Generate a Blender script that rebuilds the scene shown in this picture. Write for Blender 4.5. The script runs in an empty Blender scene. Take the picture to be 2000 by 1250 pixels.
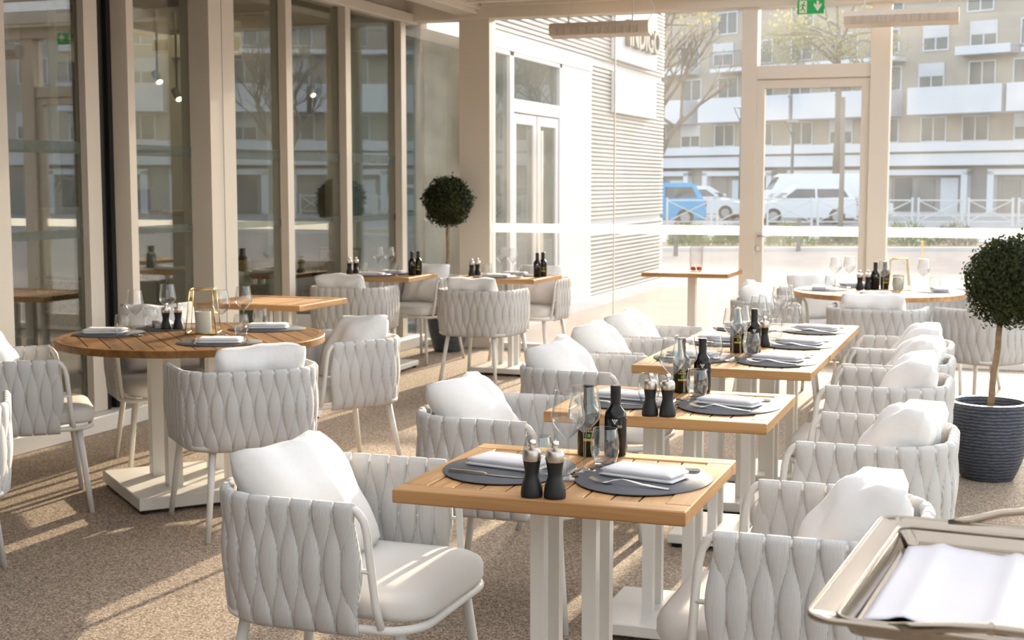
import bpy, bmesh, math, random
from math import sin, cos, pi, radians, sqrt
from mathutils import Vector, Matrix, Euler

SC = bpy.context.scene
COL = SC.collection
random.seed(7)

# ------------------------------------------------------------------ camera, sky, sun, exposure
# room axes: +Y runs along the left glazing towards the far glazed wall, +X to the right, z = 0 on the dining floor
cam_d = bpy.data.cameras.new('camera'); cam = bpy.data.objects.new('camera', cam_d); COL.objects.link(cam)
cam_d.sensor_fit = 'HORIZONTAL'; cam_d.sensor_width = 36.0
cam_d.lens = 2720.0 / 2000.0 * 36.0
cam.location = (0, 0, 1.464)
cam.rotation_euler = (radians(90) - math.atan((625 - 358) / 2720.0), 0, radians(20))
cam_d.clip_start = 0.05; cam_d.clip_end = 900
cam_d.dof.use_dof = True; cam_d.dof.focus_distance = 3.6; cam_d.dof.aperture_fstop = 9.0
SC.camera = cam

SUN_AZ, SUN_EL = radians(88.8), radians(13.7)
SUN_DIR = Vector((cos(SUN_AZ) * cos(SUN_EL), sin(SUN_AZ) * cos(SUN_EL), sin(SUN_EL)))

world = bpy.data.worlds.new('World'); SC.world = world; world.use_nodes = True
_wn = world.node_tree.nodes; _wl = world.node_tree.links; _wn.clear()
_sky = _wn.new('ShaderNodeTexSky'); _sky.sky_type = 'NISHITA'; _sky.sun_disc = False
_sky.sun_elevation = SUN_EL; _sky.sun_rotation = pi / 2 - SUN_AZ
_sky.air_density = 1.0; _sky.dust_density = 3.0; _sky.ozone_density = 1.0
_hs = _wn.new('ShaderNodeHueSaturation'); _hs.inputs['Saturation'].default_value = 0.62
_bg = _wn.new('ShaderNodeBackground'); _bg.inputs['Strength'].default_value = 0.52
_wo = _wn.new('ShaderNodeOutputWorld')
_wl.new(_sky.outputs[0], _hs.inputs['Color']); _wl.new(_hs.outputs[0], _bg.inputs[0]); _wl.new(_bg.outputs[0], _wo.inputs[0])

sun_d = bpy.data.lights.new('sun', 'SUN'); sun = bpy.data.objects.new('sun', sun_d); COL.objects.link(sun)
sun_d.energy = 5.8; sun_d.angle = radians(0.7); sun_d.color = (1.0, 0.83, 0.60)
sun.rotation_euler = SUN_DIR.to_track_quat('Z', 'Y').to_euler(); sun.location = (0, 30, 20)

SC.view_settings.view_transform = 'Standard'; SC.view_settings.look = 'None'
SC.view_settings.gamma = 1.0; SC.view_settings.use_curve_mapping = False
SC.view_settings.exposure = 0.78
try:
    SC.cycles.transparent_max_bounces = 32; SC.cycles.max_bounces = 8; SC.cycles.diffuse_bounces = 3
    SC.cycles.glossy_bounces = 4; SC.cycles.transmission_bounces = 6
    SC.cycles.sample_clamp_indirect = 6.0; SC.cycles.use_denoising = True
    SC.cycles.caustics_reflective = False; SC.cycles.caustics_refractive = False
except Exception: pass

# ------------------------------------------------------------------ materials
MATS = {}
def new_mat(name):
    m = bpy.data.materials.new(name); m.use_nodes = True; m.node_tree.nodes.clear()
    MATS[name] = m; return m, m.node_tree.nodes, m.node_tree.links
def princ(name, col, rough=0.6, metal=0.0, spec=0.4, bump=None, noise=None, emit=None, sheen=0.0, transl=0.0):
    """bump=(scale, strength, distance); noise=(scale, colour2, contrast)"""
    m, n, l = new_mat(name)
    o = n.new('ShaderNodeOutputMaterial'); p = n.new('ShaderNodeBsdfPrincipled')
    p.inputs['Base Color'].default_value = (*col, 1); p.inputs['Roughness'].default_value = rough
    p.inputs['Metallic'].default_value = metal; p.inputs['Specular IOR Level'].default_value = spec
    if sheen: p.inputs['Sheen Weight'].default_value = sheen
    if emit: p.inputs['Emission Color'].default_value = (*emit[0], 1); p.inputs['Emission Strength'].default_value = emit[1]
    tc = None
    if noise or bump: tc = n.new('ShaderNodeTexCoord')
    if noise:
        t = n.new('ShaderNodeTexNoise'); t.inputs['Scale'].default_value = noise[0]; t.inputs['Detail'].default_value = 4
        l.new(tc.outputs['Object'], t.inputs['Vector'])
        r = n.new('ShaderNodeValToRGB'); c = noise[2] if len(noise) > 2 else 0.2
        r.color_ramp.elements[0].position = 0.5 - c; r.color_ramp.elements[1].position = 0.5 + c
        r.color_ramp.elements[0].color = (*col, 1); r.color_ramp.elements[1].color = (*noise[1], 1)
        l.new(t.outputs['Fac'], r.inputs[0]); l.new(r.outputs[0], p.inputs['Base Color'])
    if bump:
        t = n.new('ShaderNodeTexNoise'); t.inputs['Scale'].default_value = bump[0]; t.inputs['Detail'].default_value = 3
        l.new(tc.outputs['Object'], t.inputs['Vector'])
        b = n.new('ShaderNodeBump'); b.inputs['Strength'].default_value = bump[1]; b.inputs['Distance'].default_value = bump[2]
        l.new(t.outputs['Fac'], b.inputs['Height']); l.new(b.outputs[0], p.inputs['Normal'])
    if transl:
        tr = n.new('ShaderNodeBsdfTranslucent'); tr.inputs[0].default_value = (*col, 1)
        mx = n.new('ShaderNodeMixShader'); mx.inputs[0].default_value = transl
        l.new(p.outputs[0], mx.inputs[1]); l.new(tr.outputs[0], mx.inputs[2]); l.new(mx.outputs[0], o.inputs[0])
    else: l.new(p.outputs[0], o.inputs[0])
    return m
def schlick(n, l, r0):
    lw = n.new('ShaderNodeLayerWeight'); lw.inputs['Blend'].default_value = 0.5
    pw = n.new('ShaderNodeMath'); pw.operation = 'POWER'; pw.inputs[1].default_value = 5
    l.new(lw.outputs['Facing'], pw.inputs[0])
    ma = n.new('ShaderNodeMath'); ma.operation = 'MULTIPLY_ADD'; ma.inputs[1].default_value = 1 - r0; ma.inputs[2].default_value = r0
    l.new(pw.outputs[0], ma.inputs[0]); return ma
def glass(name, r0=0.04, tint=(1, 1, 1), dust=0.0, dust_col=(0.9, 0.88, 0.84)):
    m, n, l = new_mat(name)
    o = n.new('ShaderNodeOutputMaterial'); t = n.new('ShaderNodeBsdfTransparent'); t.inputs[0].default_value = (*tint, 1)
    g = n.new('ShaderNodeBsdfGlossy'); g.inputs['Roughness'].default_value = 0.0
    f = schlick(n, l, r0); mx = n.new('ShaderNodeMixShader')
    l.new(f.outputs[0], mx.inputs[0]); l.new(t.outputs[0], mx.inputs[1]); l.new(g.outputs[0], mx.inputs[2])
    out = mx
    if dust:
        d = n.new('ShaderNodeBsdfDiffuse'); d.inputs[0].default_value = (*dust_col, 1)
        tr = n.new('ShaderNodeBsdfTranslucent'); tr.inputs[0].default_value = (*dust_col, 1)
        m1 = n.new('ShaderNodeMixShader'); m1.inputs[0].default_value = 0.6
        l.new(d.outputs[0], m1.inputs[1]); l.new(tr.outputs[0], m1.inputs[2])
        tc = n.new('ShaderNodeTexCoord'); nz = n.new('ShaderNodeTexNoise'); nz.inputs['Scale'].default_value = 2.2; nz.inputs['Detail'].default_value = 6
        l.new(tc.outputs['Object'], nz.inputs['Vector'])
        mm = n.new('ShaderNodeMapRange'); mm.inputs[1].default_value = 0.3; mm.inputs[2].default_value = 0.75
        mm.inputs[3].default_value = dust * 0.45; mm.inputs[4].default_value = dust * 1.6
        l.new(nz.outputs['Fac'], mm.inputs[0])
        m2 = n.new('ShaderNodeMixShader'); l.new(mm.outputs[0], m2.inputs[0]); l.new(mx.outputs[0], m2.inputs[1]); l.new(m1.outputs[0], m2.inputs[2])
        out = m2
    l.new(out.outputs[0], o.inputs[0]); return m

def drinking_glass(name):
    # thin blown glass: clear face on, mirror bright and a little darker where the wall is seen edge on
    m, n, l = new_mat(name); o = n.new('ShaderNodeOutputMaterial'); t = n.new('ShaderNodeBsdfTransparent'); g = n.new('ShaderNodeBsdfGlossy'); g.inputs['Roughness'].default_value = 0.02
    lw = n.new('ShaderNodeLayerWeight'); lw.inputs['Blend'].default_value = 0.5
    a = n.new('ShaderNodeMath'); a.operation = 'POWER'; a.inputs[1].default_value = 2.2; l.new(lw.outputs['Facing'], a.inputs[0])
    f = n.new('ShaderNodeMath'); f.operation = 'MULTIPLY_ADD'; f.inputs[1].default_value = 0.80; f.inputs[2].default_value = 0.11; l.new(a.outputs[0], f.inputs[0])
    b = n.new('ShaderNodeMath'); b.operation = 'POWER'; b.inputs[1].default_value = 3.0; l.new(lw.outputs['Facing'], b.inputs[0])
    mc = n.new('ShaderNodeMix'); mc.data_type = 'RGBA'; mc.inputs[6].default_value = (0.96, 0.965, 0.965, 1); mc.inputs[7].default_value = (0.42, 0.44, 0.46, 1)
    l.new(b.outputs[0], mc.inputs[0]); l.new(mc.outputs[2], t.inputs[0])
    mx = n.new('ShaderNodeMixShader'); l.new(f.outputs[0], mx.inputs[0]); l.new(t.outputs[0], mx.inputs[1]); l.new(g.outputs[0], mx.inputs[2]); l.new(mx.outputs[0], o.inputs[0]); return m
def mat_floor():
    m, n, l = new_mat('floor_resin')
    o = n.new('ShaderNodeOutputMaterial'); p = n.new('ShaderNodeBsdfPrincipled'); tc = n.new('ShaderNodeTexCoord')
    v = n.new('ShaderNodeTexVoronoi'); v.inputs['Scale'].default_value = 190; l.new(tc.outputs['Object'], v.inputs['Vector'])
    r = n.new('ShaderNodeValToRGB'); e = r.color_ramp.elements
    e[0].position = 0.0; e[0].color = (0.15, 0.112, 0.082, 1); e[1].position = 1.0; e[1].color = (0.62, 0.52, 0.42, 1)
    k = r.color_ramp.elements.new(0.45); k.color = (0.33, 0.252, 0.19, 1)
    sx = n.new('ShaderNodeSeparateColor'); l.new(v.outputs['Color'], sx.inputs[0]); l.new(sx.outputs[0], r.inputs[0])
    nz = n.new('ShaderNodeTexNoise'); nz.inputs['Scale'].default_value = 1.3; nz.inputs['Detail'].default_value = 3; l.new(tc.outputs['Object'], nz.inputs['Vector'])
    mr = n.new('ShaderNodeMapRange'); mr.inputs[3].default_value = 0.86; mr.inputs[4].default_value = 1.14; l.new(nz.outputs['Fac'], mr.inputs[0])
    mu = n.new('ShaderNodeMix'); mu.data_type = 'RGBA'; mu.blend_type = 'MULTIPLY'; mu.inputs[0].default_value = 1
    l.new(r.outputs[0], mu.inputs[6]); l.new(mr.outputs[0], mu.inputs[7]); l.new(mu.outputs[2], p.inputs['Base Color'])
    p.inputs['Roughness'].default_value = 0.75; p.inputs['Specular IOR Level'].default_value = 0.25
    b = n.new('ShaderNodeBump'); b.inputs['Strength'].default_value = 0.7; b.inputs['Distance'].default_value = 0.006
    l.new(sx.outputs[1], b.inputs['Height']); l.new(b.outputs[0], p.inputs['Normal']); l.new(p.outputs[0], o.inputs[0]); return m

def mat_wood(name, c1, c2, rough=0.55):
    # grain runs along the local X axis of each board; every board has its own tone
    m, n, l = new_mat(name)
    o = n.new('ShaderNodeOutputMaterial'); p = n.new('ShaderNodeBsdfPrincipled'); tc = n.new('ShaderNodeTexCoord')
    oi = n.new('ShaderNodeObjectInfo')
    mp = n.new('ShaderNodeMapping'); mp.inputs['Scale'].default_value = (1.6, 22, 22); l.new(tc.outputs['Object'], mp.inputs['Vector'])
    ad = n.new('ShaderNodeVectorMath'); ad.operation = 'ADD'; l.new(mp.outputs[0], ad.inputs[0])
    sc = n.new('ShaderNodeVectorMath'); sc.operation = 'SCALE'; sc.inputs['Scale'].default_value = 37
    cb = n.new('ShaderNodeCombineXYZ'); l.new(oi.outputs['Random'], cb.inputs[0]); l.new(oi.outputs['Random'], cb.inputs[1]); l.new(cb.outputs[0], sc.inputs[0])
    l.new(sc.outputs[0], ad.inputs[1])
    t = n.new('ShaderNodeTexNoise'); t.inputs['Scale'].default_value = 1.0; t.inputs['Detail'].default_value = 5; t.inputs['Distortion'].default_value = 0.6
    l.new(ad.outputs[0], t.inputs['Vector'])
    r = n.new('ShaderNodeValToRGB'); e = r.color_ramp.elements; e[0].position = 0.3; e[1].position = 0.72
    e[0].color = (*c1, 1); e[1].color = (*c2, 1); l.new(t.outputs['Fac'], r.inputs[0])
    mr = n.new('ShaderNodeMapRange'); mr.inputs[3].default_value = 0.82; mr.inputs[4].default_value = 1.18; l.new(oi.outputs['Random'], mr.inputs[0])
    mu = n.new('ShaderNodeMix'); mu.data_type = 'RGBA'; mu.blend_type = 'MULTIPLY'; mu.inputs[0].default_value = 1
    l.new(r.outputs[0], mu.inputs[6]); l.new(mr.outputs[0], mu.inputs[7]); l.new(mu.outputs[2], p.inputs['Base Color'])
    p.inputs['Roughness'].default_value = rough; p.inputs['Specular IOR Level'].default_value = 0.22
    b = n.new('ShaderNodeBump'); b.inputs['Strength'].default_value = 0.15; b.inputs['Distance'].default_value = 0.002
    l.new(t.outputs['Fac'], b.inputs['Height']); l.new(b.outputs[0], p.inputs['Normal']); l.new(p.outputs[0], o.inputs[0]); return m

def mat_strap():
    m, n, l = new_mat('strap_fabric')
    o = n.new('ShaderNodeOutputMaterial'); p = n.new('ShaderNodeBsdfPrincipled'); tc = n.new('ShaderNodeTexCoord')
    w = n.new('ShaderNodeTexWave'); w.wave_type = 'BANDS'; w.bands_direction = 'X'; w.inputs['Scale'].default_value = 100; w.inputs['Distortion'].default_value = 0.4
    l.new(tc.outputs['Object'], w.inputs['Vector'])
    nz = n.new('ShaderNodeTexNoise'); nz.inputs['Scale'].default_value = 300; l.new(tc.outputs['Object'], nz.inputs['Vector'])
    r = n.new('ShaderNodeValToRGB'); e = r.color_ramp.elements; e[0].color = (0.52, 0.51, 0.50, 1); e[1].color = (0.71, 0.70, 0.69, 1)
    e[0].position = 0.1; e[1].position = 0.6
    l.new(w.outputs['Fac'], r.inputs[0]); l.new(r.outputs[0], p.inputs['Base Color'])
    p.inputs['Roughness'].default_value = 0.9; p.inputs['Specular IOR Level'].default_value = 0.15
    ma = n.new('ShaderNodeMath'); ma.operation = 'MULTIPLY_ADD'; ma.inputs[1].default_value = 0.4; l.new(nz.outputs['Fac'], ma.inputs[0]); l.new(w.outputs['Fac'], ma.inputs[2])
    b = n.new('ShaderNodeBump'); b.inputs['Strength'].default_value = 0.45; b.inputs['Distance'].default_value = 0.0012
    l.new(ma.outputs[0], b.inputs['Height']); l.new(b.outputs[0], p.inputs['Normal']); l.new(p.outputs[0], o.inputs[0]); return m

FLOOR = mat_floor()
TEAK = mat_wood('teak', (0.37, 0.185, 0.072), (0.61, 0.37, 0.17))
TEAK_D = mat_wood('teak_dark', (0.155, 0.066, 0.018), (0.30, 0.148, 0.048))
STRAP = mat_strap()
PAINT = princ('frame_paint', (0.74, 0.68, 0.60), 0.5, spec=0.3)
PAINT_W = princ('white_paint', (0.80, 0.78, 0.74), 0.5)
METAL_W = princ('white_powder_coat', (0.80, 0.785, 0.755), 0.42, spec=0.4)
CUSH = princ('seat_fabric', (0.80, 0.78, 0.75), 0.85, spec=0.15, bump=(240, 0.12, 0.001))
PILLOW = princ('pillow_fabric', (0.87, 0.86, 0.85), 0.85, spec=0.15, bump=(14, 0.35, 0.012))
CEIL = princ('ceiling_paint', (0.62, 0.56, 0.48), 0.8, spec=0.1)
MAT_G = princ('placemat_leather', (0.115, 0.12, 0.135), 0.55, spec=0.4, bump=(160, 0.1, 0.001))
NAPKIN = princ('napkin_linen', (0.86, 0.85, 0.87), 0.9, spec=0.1, bump=(60, 0.15, 0.002))
STEEL = princ('steel', (0.72, 0.71, 0.69), 0.22, 1.0)
BRUSHED = princ('brushed_steel', (0.62, 0.58, 0.53), 0.32, 1.0)
SILVER = princ('tray_silver', (0.44, 0.39, 0.325), 0.12, 1.0, bump=(9, 0.05, 0.004))
BLACKW = princ('mill_black', (0.018, 0.018, 0.02), 0.45)
BOTTLE = princ('bottle_glass', (0.010, 0.010, 0.010), 0.10, spec=0.4)
BOTTLE_G = princ('bottle_glass_green', (0.016, 0.015, 0.005), 0.10, spec=0.4)
CAPB = princ('bottle_cap', (0.02, 0.02, 0.022), 0.35)
GOLD = princ('gold', (0.80, 0.55, 0.18), 0.25, 1.0)
GOLDP = princ('gold_print', (0.62, 0.40, 0.08), 0.5)
GREENP = princ('green_print', (0.10, 0.30, 0.08), 0.5)
WHITEP = princ('white_print', (0.85, 0.85, 0.85), 0.5)
DARKP = princ('dark_print', (0.10, 0.11, 0.11), 0.5)
GREYP = princ('pale_grey_print', (0.62, 0.62, 0.62), 0.6)
CANDLE = princ('candle_wax', (0.86, 0.82, 0.70), 0.5)
RUBBER = princ('black_rubber', (0.015, 0.015, 0.015), 0.6)
GLASSW = drinking_glass('drinking_glass')
PANE = glass('pane_left', 0.21, (0.80, 0.84, 0.80))
PANE_F = glass('pane_far', 0.02, (0.985, 0.985, 0.98), dust=0.034)
PANE_R = glass('pane_right', 0.03, (0.97, 0.98, 0.97))
FROST = princ('frosted_film', (0.97, 0.97, 0.96), 0.9, spec=0.1, transl=0.75)
def mat_pot():
    m, n, l = new_mat('pot_stone'); o = n.new('ShaderNodeOutputMaterial'); p = n.new('ShaderNodeBsdfPrincipled'); tc = n.new('ShaderNodeTexCoord')
    w = n.new('ShaderNodeTexWave'); w.wave_type = 'BANDS'; w.bands_direction = 'Z'; w.inputs['Scale'].default_value = 19; w.inputs['Distortion'].default_value = 2.5; w.inputs['Detail'].default_value = 3; w.inputs['Detail Scale'].default_value = 1.5
    l.new(tc.outputs['Object'], w.inputs['Vector'])
    r = n.new('ShaderNodeValToRGB'); e = r.color_ramp.elements; e[0].position = 0.15; e[0].color = (0.030, 0.037, 0.055, 1); e[1].position = 0.95; e[1].color = (0.105, 0.125, 0.165, 1)
    nz = n.new('ShaderNodeTexNoise'); nz.inputs['Scale'].default_value = 55; l.new(tc.outputs['Object'], nz.inputs['Vector'])
    mu = n.new('ShaderNodeMath'); mu.operation = 'MULTIPLY'; l.new(w.outputs['Fac'], mu.inputs[0]); l.new(nz.outputs['Fac'], mu.inputs[1])
    m2 = n.new('ShaderNodeMath'); m2.operation = 'MULTIPLY'; m2.inputs[1].default_value = 1.7; l.new(mu.outputs[0], m2.inputs[0])
    l.new(m2.outputs[0], r.inputs[0]); l.new(r.outputs[0], p.inputs['Base Color']); p.inputs['Roughness'].default_value = 0.5
    b = n.new('ShaderNodeBump'); b.inputs['Strength'].default_value = 0.6; b.inputs['Distance'].default_value = 0.004; l.new(w.outputs['Fac'], b.inputs['Height']); l.new(b.outputs[0], p.inputs['Normal']); l.new(p.outputs[0], o.inputs[0]); return m
POTM = mat_pot()
SOIL = princ('soil', (0.10, 0.05, 0.025), 0.95, noise=(90, (0.25, 0.13, 0.06), 0.1), bump=(80, 1.0, 0.01))
BARK = princ('bark', (0.20, 0.135, 0.075), 0.85, noise=(40, (0.36, 0.26, 0.16), 0.25), bump=(60, 0.5, 0.004))
LEAF = princ('topiary_leaf', (0.017, 0.026, 0.009), 0.5, spec=0.3, noise=(9, (0.060, 0.075, 0.015), 0.25), transl=0.3)
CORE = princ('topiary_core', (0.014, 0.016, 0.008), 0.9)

# ------------------------------------------------------------------ mesh helpers
class MB:
    def __init__(s): s.v = []; s.f = []
    def add(s, v, f):
        k = len(s.v); s.v += [tuple(p) for p in v]; s.f += [tuple(i + k for i in q) for q in f]; return s
    def box(s, x0, x1, y0, y1, z0, z1, M=None):
        v = [(x0, y0, z0), (x1, y0, z0), (x1, y1, z0), (x0, y1, z0), (x0, y0, z1), (x1, y0, z1), (x1, y1, z1), (x0, y1, z1)]
        if M: v = [M @ Vector(p) for p in v]
        return s.add(v, [(3, 2, 1, 0), (4, 5, 6, 7), (0, 1, 5, 4), (1, 2, 6, 5), (2, 3, 7, 6), (3, 0, 4, 7)])
    def cbox(s, x0, x1, y0, y1, z0, z1, c):
        """box with chamfered edges on the top (and bottom)"""
        def ring(i, z): return [(x0 + i, y0 + i, z), (x1 - i, y0 + i, z), (x1 - i, y1 - i, z), (x0 + i, y1 - i, z)]
        rs = [ring(c, z0), ring(0, z0 + c), ring(0, z1 - c), ring(c, z1)]
        return s.loft(rs, True)
    def loft(s, rings, caps=True, closed=True):
        n = len(rings[0]); v = [p for r in rings for p in r]; f = []
        for i in range(len(rings) - 1):
            for j in range(n if closed else n - 1):
                a = i * n + j; b = i * n + (j + 1) % n
                f.append((a, b, b + n, a + n))
        if caps: f.append(tuple(range(n))[::-1]); f.append(tuple(range((len(rings) - 1) * n, len(rings) * n)))
        return s.add(v, f)
    def tube(s, pts, r, n=8, caps=True, closed=False):
        pts = [Vector(p) for p in pts]; m = len(pts); rings = []
        rr = r if isinstance(r, (list, tuple)) else [r] * m
        up = Vector((0, 0, 1))
        prev = None
        for i, p in enumerate(pts):
            if closed: t = pts[(i + 1) % m] - pts[i - 1]
            else: t = pts[min(i + 1, m - 1)] - pts[max(i - 1, 0)]
            t.normalize()
            if prev is None:
                a = up if abs(t.z) < 0.9 else Vector((1, 0, 0))
                u = t.cross(a).normalized()
            else:
                u = prev - t * prev.dot(t)
                if u.length < 1e-6: u = t.cross(up)
                u.normalize()
            prev = u; w = t.cross(u)
            rings.append([p + (u * cos(2 * pi * k / n) + w * sin(2 * pi * k / n)) * rr[i] for k in range(n)])
        if closed: rings.append(rings[0]); return s.loft(rings, False)
        return s.loft(rings, caps)
    def lathe(s, prof, n=24, caps=False, x=0, y=0, z=0):
        rings = [[(x + r * cos(2 * pi * k / n), y + r * sin(2 * pi * k / n), z + h) for k in range(n)] for r, h in prof]
        return s.loft(rings, caps)
    def prism(s, poly, axis, a, b):
        """extrude a 2-D polygon between a and b along axis 'x','y' or 'z'"""
        def P(u, v, t): return {'x': (t, u, v), 'y': (u, t, v), 'z': (u, v, t)}[axis]
        return s.loft([[P(u, v, a) for u, v in poly], [P(u, v, b) for u, v in poly]], True)
    def mesh(s, name, mat, smooth=False, fix=True):
        me = bpy.data.meshes.new(name); me.from_pydata([tuple(p) for p in s.v], [], s.f)
        if fix:
            bm = bmesh.new(); bm.from_mesh(me); bmesh.ops.recalc_face_normals(bm, faces=bm.faces); bm.to_mesh(me); bm.free()
        if smooth: me.shade_smooth() if smooth is True else me.set_sharp_from_angle(angle=radians(smooth))
        if smooth and smooth is not True:
            for p in me.polygons: p.use_smooth = True
        if mat: me.materials.append(mat)
        return me

def T(x=0, y=0, z=0, rz=0, rx=0, ry=0, s=1):
    return Matrix.Translation((x, y, z)) @ Euler((rx, ry, rz)).to_matrix().to_4x4() @ Matrix.Diagonal((s, s, s, 1))
def obj(name, me, parent=None, M=None, kind=None, label=None):
    o = bpy.data.objects.new(name, me); COL.objects.link(o)
    if parent: o.parent = parent
    if M is not None: o.matrix_local = M
    if kind: o['kind'] = kind
    if label: o['label'] = label
    return o
def tag(o, label, cat, group=None, kind=None):
    o['label'] = label; o['category'] = cat
    if group: o['group'] = group
    if kind: o['kind'] = kind
    return o
def thing(name, label, cat, x=0, y=0, z=0, rz=0, group=None, kind=None):
    o = bpy.data.objects.new(name, None); COL.objects.link(o); o.empty_display_size = 0.1
    o.location = (x, y, z); o.rotation_euler = (0, 0, rz)
    return tag(o, label, cat, group, kind)
# a spec is a list of (part name, mesh, local matrix or None, [sub-parts]); inst() links one copy sharing the mesh data
def inst(spec, parent):
    for part in spec:
        o = obj(part[0], part[1], parent, part[2])
        for sub in (part[3] if len(part) > 3 else []): obj(sub[0], sub[1], o, sub[2])
def struct(name, me, label, parent=None, cat='structure'):
    o = obj(name, me, parent)
    if parent is None: tag(o, label, cat, kind='structure')
    return o
def bx(x0, x1, y0, y1, z0, z1, mat, name='box'): return MB().box(x0, x1, y0, y1, z0, z1).mesh(name, mat)
def rrect(hx0, hx1, hy0, hy1, r, n=6):
    pts = []
    for cx, cy, a0 in ((hx1 - r, hy1 - r, 0), (hx0 + r, hy1 - r, 90), (hx0 + r, hy0 + r, 180), (hx1 - r, hy0 + r, 270)):
        for k in range(n + 1):
            a = radians(a0 + 90 * k / n); pts.append((cx + r * cos(a), cy + r * sin(a)))
    return pts
def text_mesh(body, size, mat, depth=0.0, name='lettering', wrap=None, bold=False, M=None):
    cu = bpy.data.curves.new('t', 'FONT'); cu.body = body; cu.size = size; cu.align_x = 'CENTER'; cu.align_y = 'CENTER'
    cu.extrude = depth; cu.resolution_u = 3
    if bold: cu.offset = size * 0.025
    o = bpy.data.objects.new('t', cu); COL.objects.link(o)
    dg = bpy.context.evaluated_depsgraph_get(); me = bpy.data.meshes.new_from_object(o.evaluated_get(dg))
    bpy.data.objects.remove(o); bpy.data.curves.remove(cu)
    me.name = name
    for v in me.vertices:
        if wrap:   # text plane (x, y) wraps round a vertical cylinder of radius `wrap`, facing -Y
            a = v.co.x / wrap; v.co = Vector((wrap * sin(a), -wrap * cos(a), v.co.y))
        elif M: v.co = M @ v.co
    me.materials.clear(); me.materials.append(mat); return me

# ------------------------------------------------------------------ woven tub chair (front = local +Y)
CW, CB, CR, CF = 0.285, -0.265, 0.185, 0.172     # half width, back, corner radius, front end of the arms
def u_path(w=CW, b=CB, r=CR, f=CF, step=None, n_arc=9):
    """U from the right arm front round the back to the left arm front: list of (x, y, tangent angle)"""
    L1 = f - (b + r); La = pi / 2 * r; L2 = 2 * (w - r); tot = 2 * L1 + 2 * La + L2
    def at(s):
        if s <= L1: return (w, f - s, 0.0)
        s -= L1
        if s <= La: a = s / r; return (w - r + r * cos(a), b + r - r * sin(a), -a)
        s -= La
        if s <= L2: return (w - r - s, b, -pi / 2)
        s -= L2
        if s <= La: a = pi / 2 + s / r; return (-(w - r) + r * cos(a), b + r - r * sin(a), -a)
        s -= La
        return (-w, b + r + s, -pi)
    return at, tot
ZT, ZB = 0.70, 0.366
def strap_mesh(kind):
    m = MB(); n = 12; rings = []; K = 15
    for i in range(K):
        t = i / (K - 1); z = ZT - (ZT - ZB) * t
        c = cos(2 * pi * t)             # +1 top, -1 middle, +1 bottom
        q = (1 + c) / 2
        q = q ** 0.9
        if kind == 'A': w, h = 0.0060 + 0.0238 * q, 0.0050 + 0.0120 * q
        else: w, h = 0.0275 - 0.0225 * q, 0.0165 - 0.0115 * q; z = min(z, ZT - 0.016); z = max(z, ZB + 0.008)
        out = 0.004 * sin(pi * t) - 0.015 * max(0, t - 0.68) ** 2 / 0.1 - 0.006 * t
        if i in (0, K - 1): w *= 0.93; h *= 0.45
        if i in (1, K - 2) and kind == 'A': z += 0.012 if i == 1 else -0.010
        ring = []
        for k in range(n):
            a = 2 * pi * k / n; ca, sa = cos(a), sin(a); e = 0.60
            ring.append((w * abs(ca) ** e * (1 if ca >= 0 else -1), out + h * abs(sa) ** e * (1 if sa >= 0 else -1), z))
        rings.append(ring)
    return m.loft(rings).mesh('strap', STRAP, True)     # local x along the rail, local y outwards
SA, SB = strap_mesh('A'), strap_mesh('B')
def chair_spec():
    at, tot = u_path(); sp = []
    # top rail with the two front uprights in one bent tube
    pts = []
    N = 34
    body = [at(tot * i / N) for i in range(N + 1)]
    def front(sx): return [(sx * (CW - 0.022), CF + 0.055, 0.390), (sx * (CW - 0.012), CF + 0.045, 0.45), (sx * (CW - 0.002), CF + 0.036, 0.56), (sx * CW, CF + 0.030, 0.625), (sx * CW, CF + 0.022, 0.658), (sx * CW, CF + 0.006, 0.679)]
    pts = front(1) + [(x, y, 0.684) for x, y, a in body] + front(-1)[::-1]
    sp.append(('top_rail', MB().tube(pts, 0.0105, 8).mesh('top_rail', METAL_W, True), None))
    atm, totm = u_path(CW, CB, CR, CF + 0.036)
    sp.append(('middle_rail', MB().tube([(*atm(totm * i / N)[:2], 0.536) for i in range(N + 1)], 0.0062, 6).mesh('middle_rail', METAL_W, True), None))
    ring = [(x, y, 0.385) for x, y in rrect(-0.262, 0.262, -0.235, 0.312, 0.105, 7)]
    sp.append(('seat_ring', MB().tube(ring, 0.0115, 8, closed=True).mesh('seat_ring', METAL_W, True), None))
    for sx, sy, tx, ty in ((1, 1, 0.21, 0.25), (-1, 1, 0.21, 0.25), (1, -1, 0.18, -0.19), (-1, -1, 0.18, -0.19)):
        a = (sx * tx, ty, 0.385); b = (sx * (tx + 0.045), ty + (0.045 if sy > 0 else -0.065), 0.0)
        sp.append(('leg', MB().tube([a, b], [0.0155, 0.0115], 10).mesh('leg', METAL_W, True), None))
    # seat pad
    rings = []
    for ins, z in ((0.035, 0.398), (0.008, 0.402), (0.0, 0.418), (0.0, 0.448), (0.006, 0.462), (0.022, 0.472), (0.07, 0.478), (0.16, 0.481)):
        rings.append([(x, y, z) for x, y in rrect(-0.243 + ins, 0.243 - ins, -0.225 + ins, 0.328 - ins, max(0.10 - ins * 0.6, 0.03), 6)])
    sp.append(('seat_cushion', MB().loft(rings).mesh('seat_cushion', CUSH, True), None))
    nA = 22; p = tot / nA
    for i in range(nA):
        x, y, a = at(p * (i + 0.5)); sp.append(('strap', SA, T(x, y, 0, a - pi / 2)))
    for i in range(nA + 1):
        s = min(max(p * i, 0.012), tot - 0.012); x, y, a = at(s)
        sp.append(('strap', SB, T(x, y, 0, a - pi / 2)))
    return sp
CHAIR = chair_spec()

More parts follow.
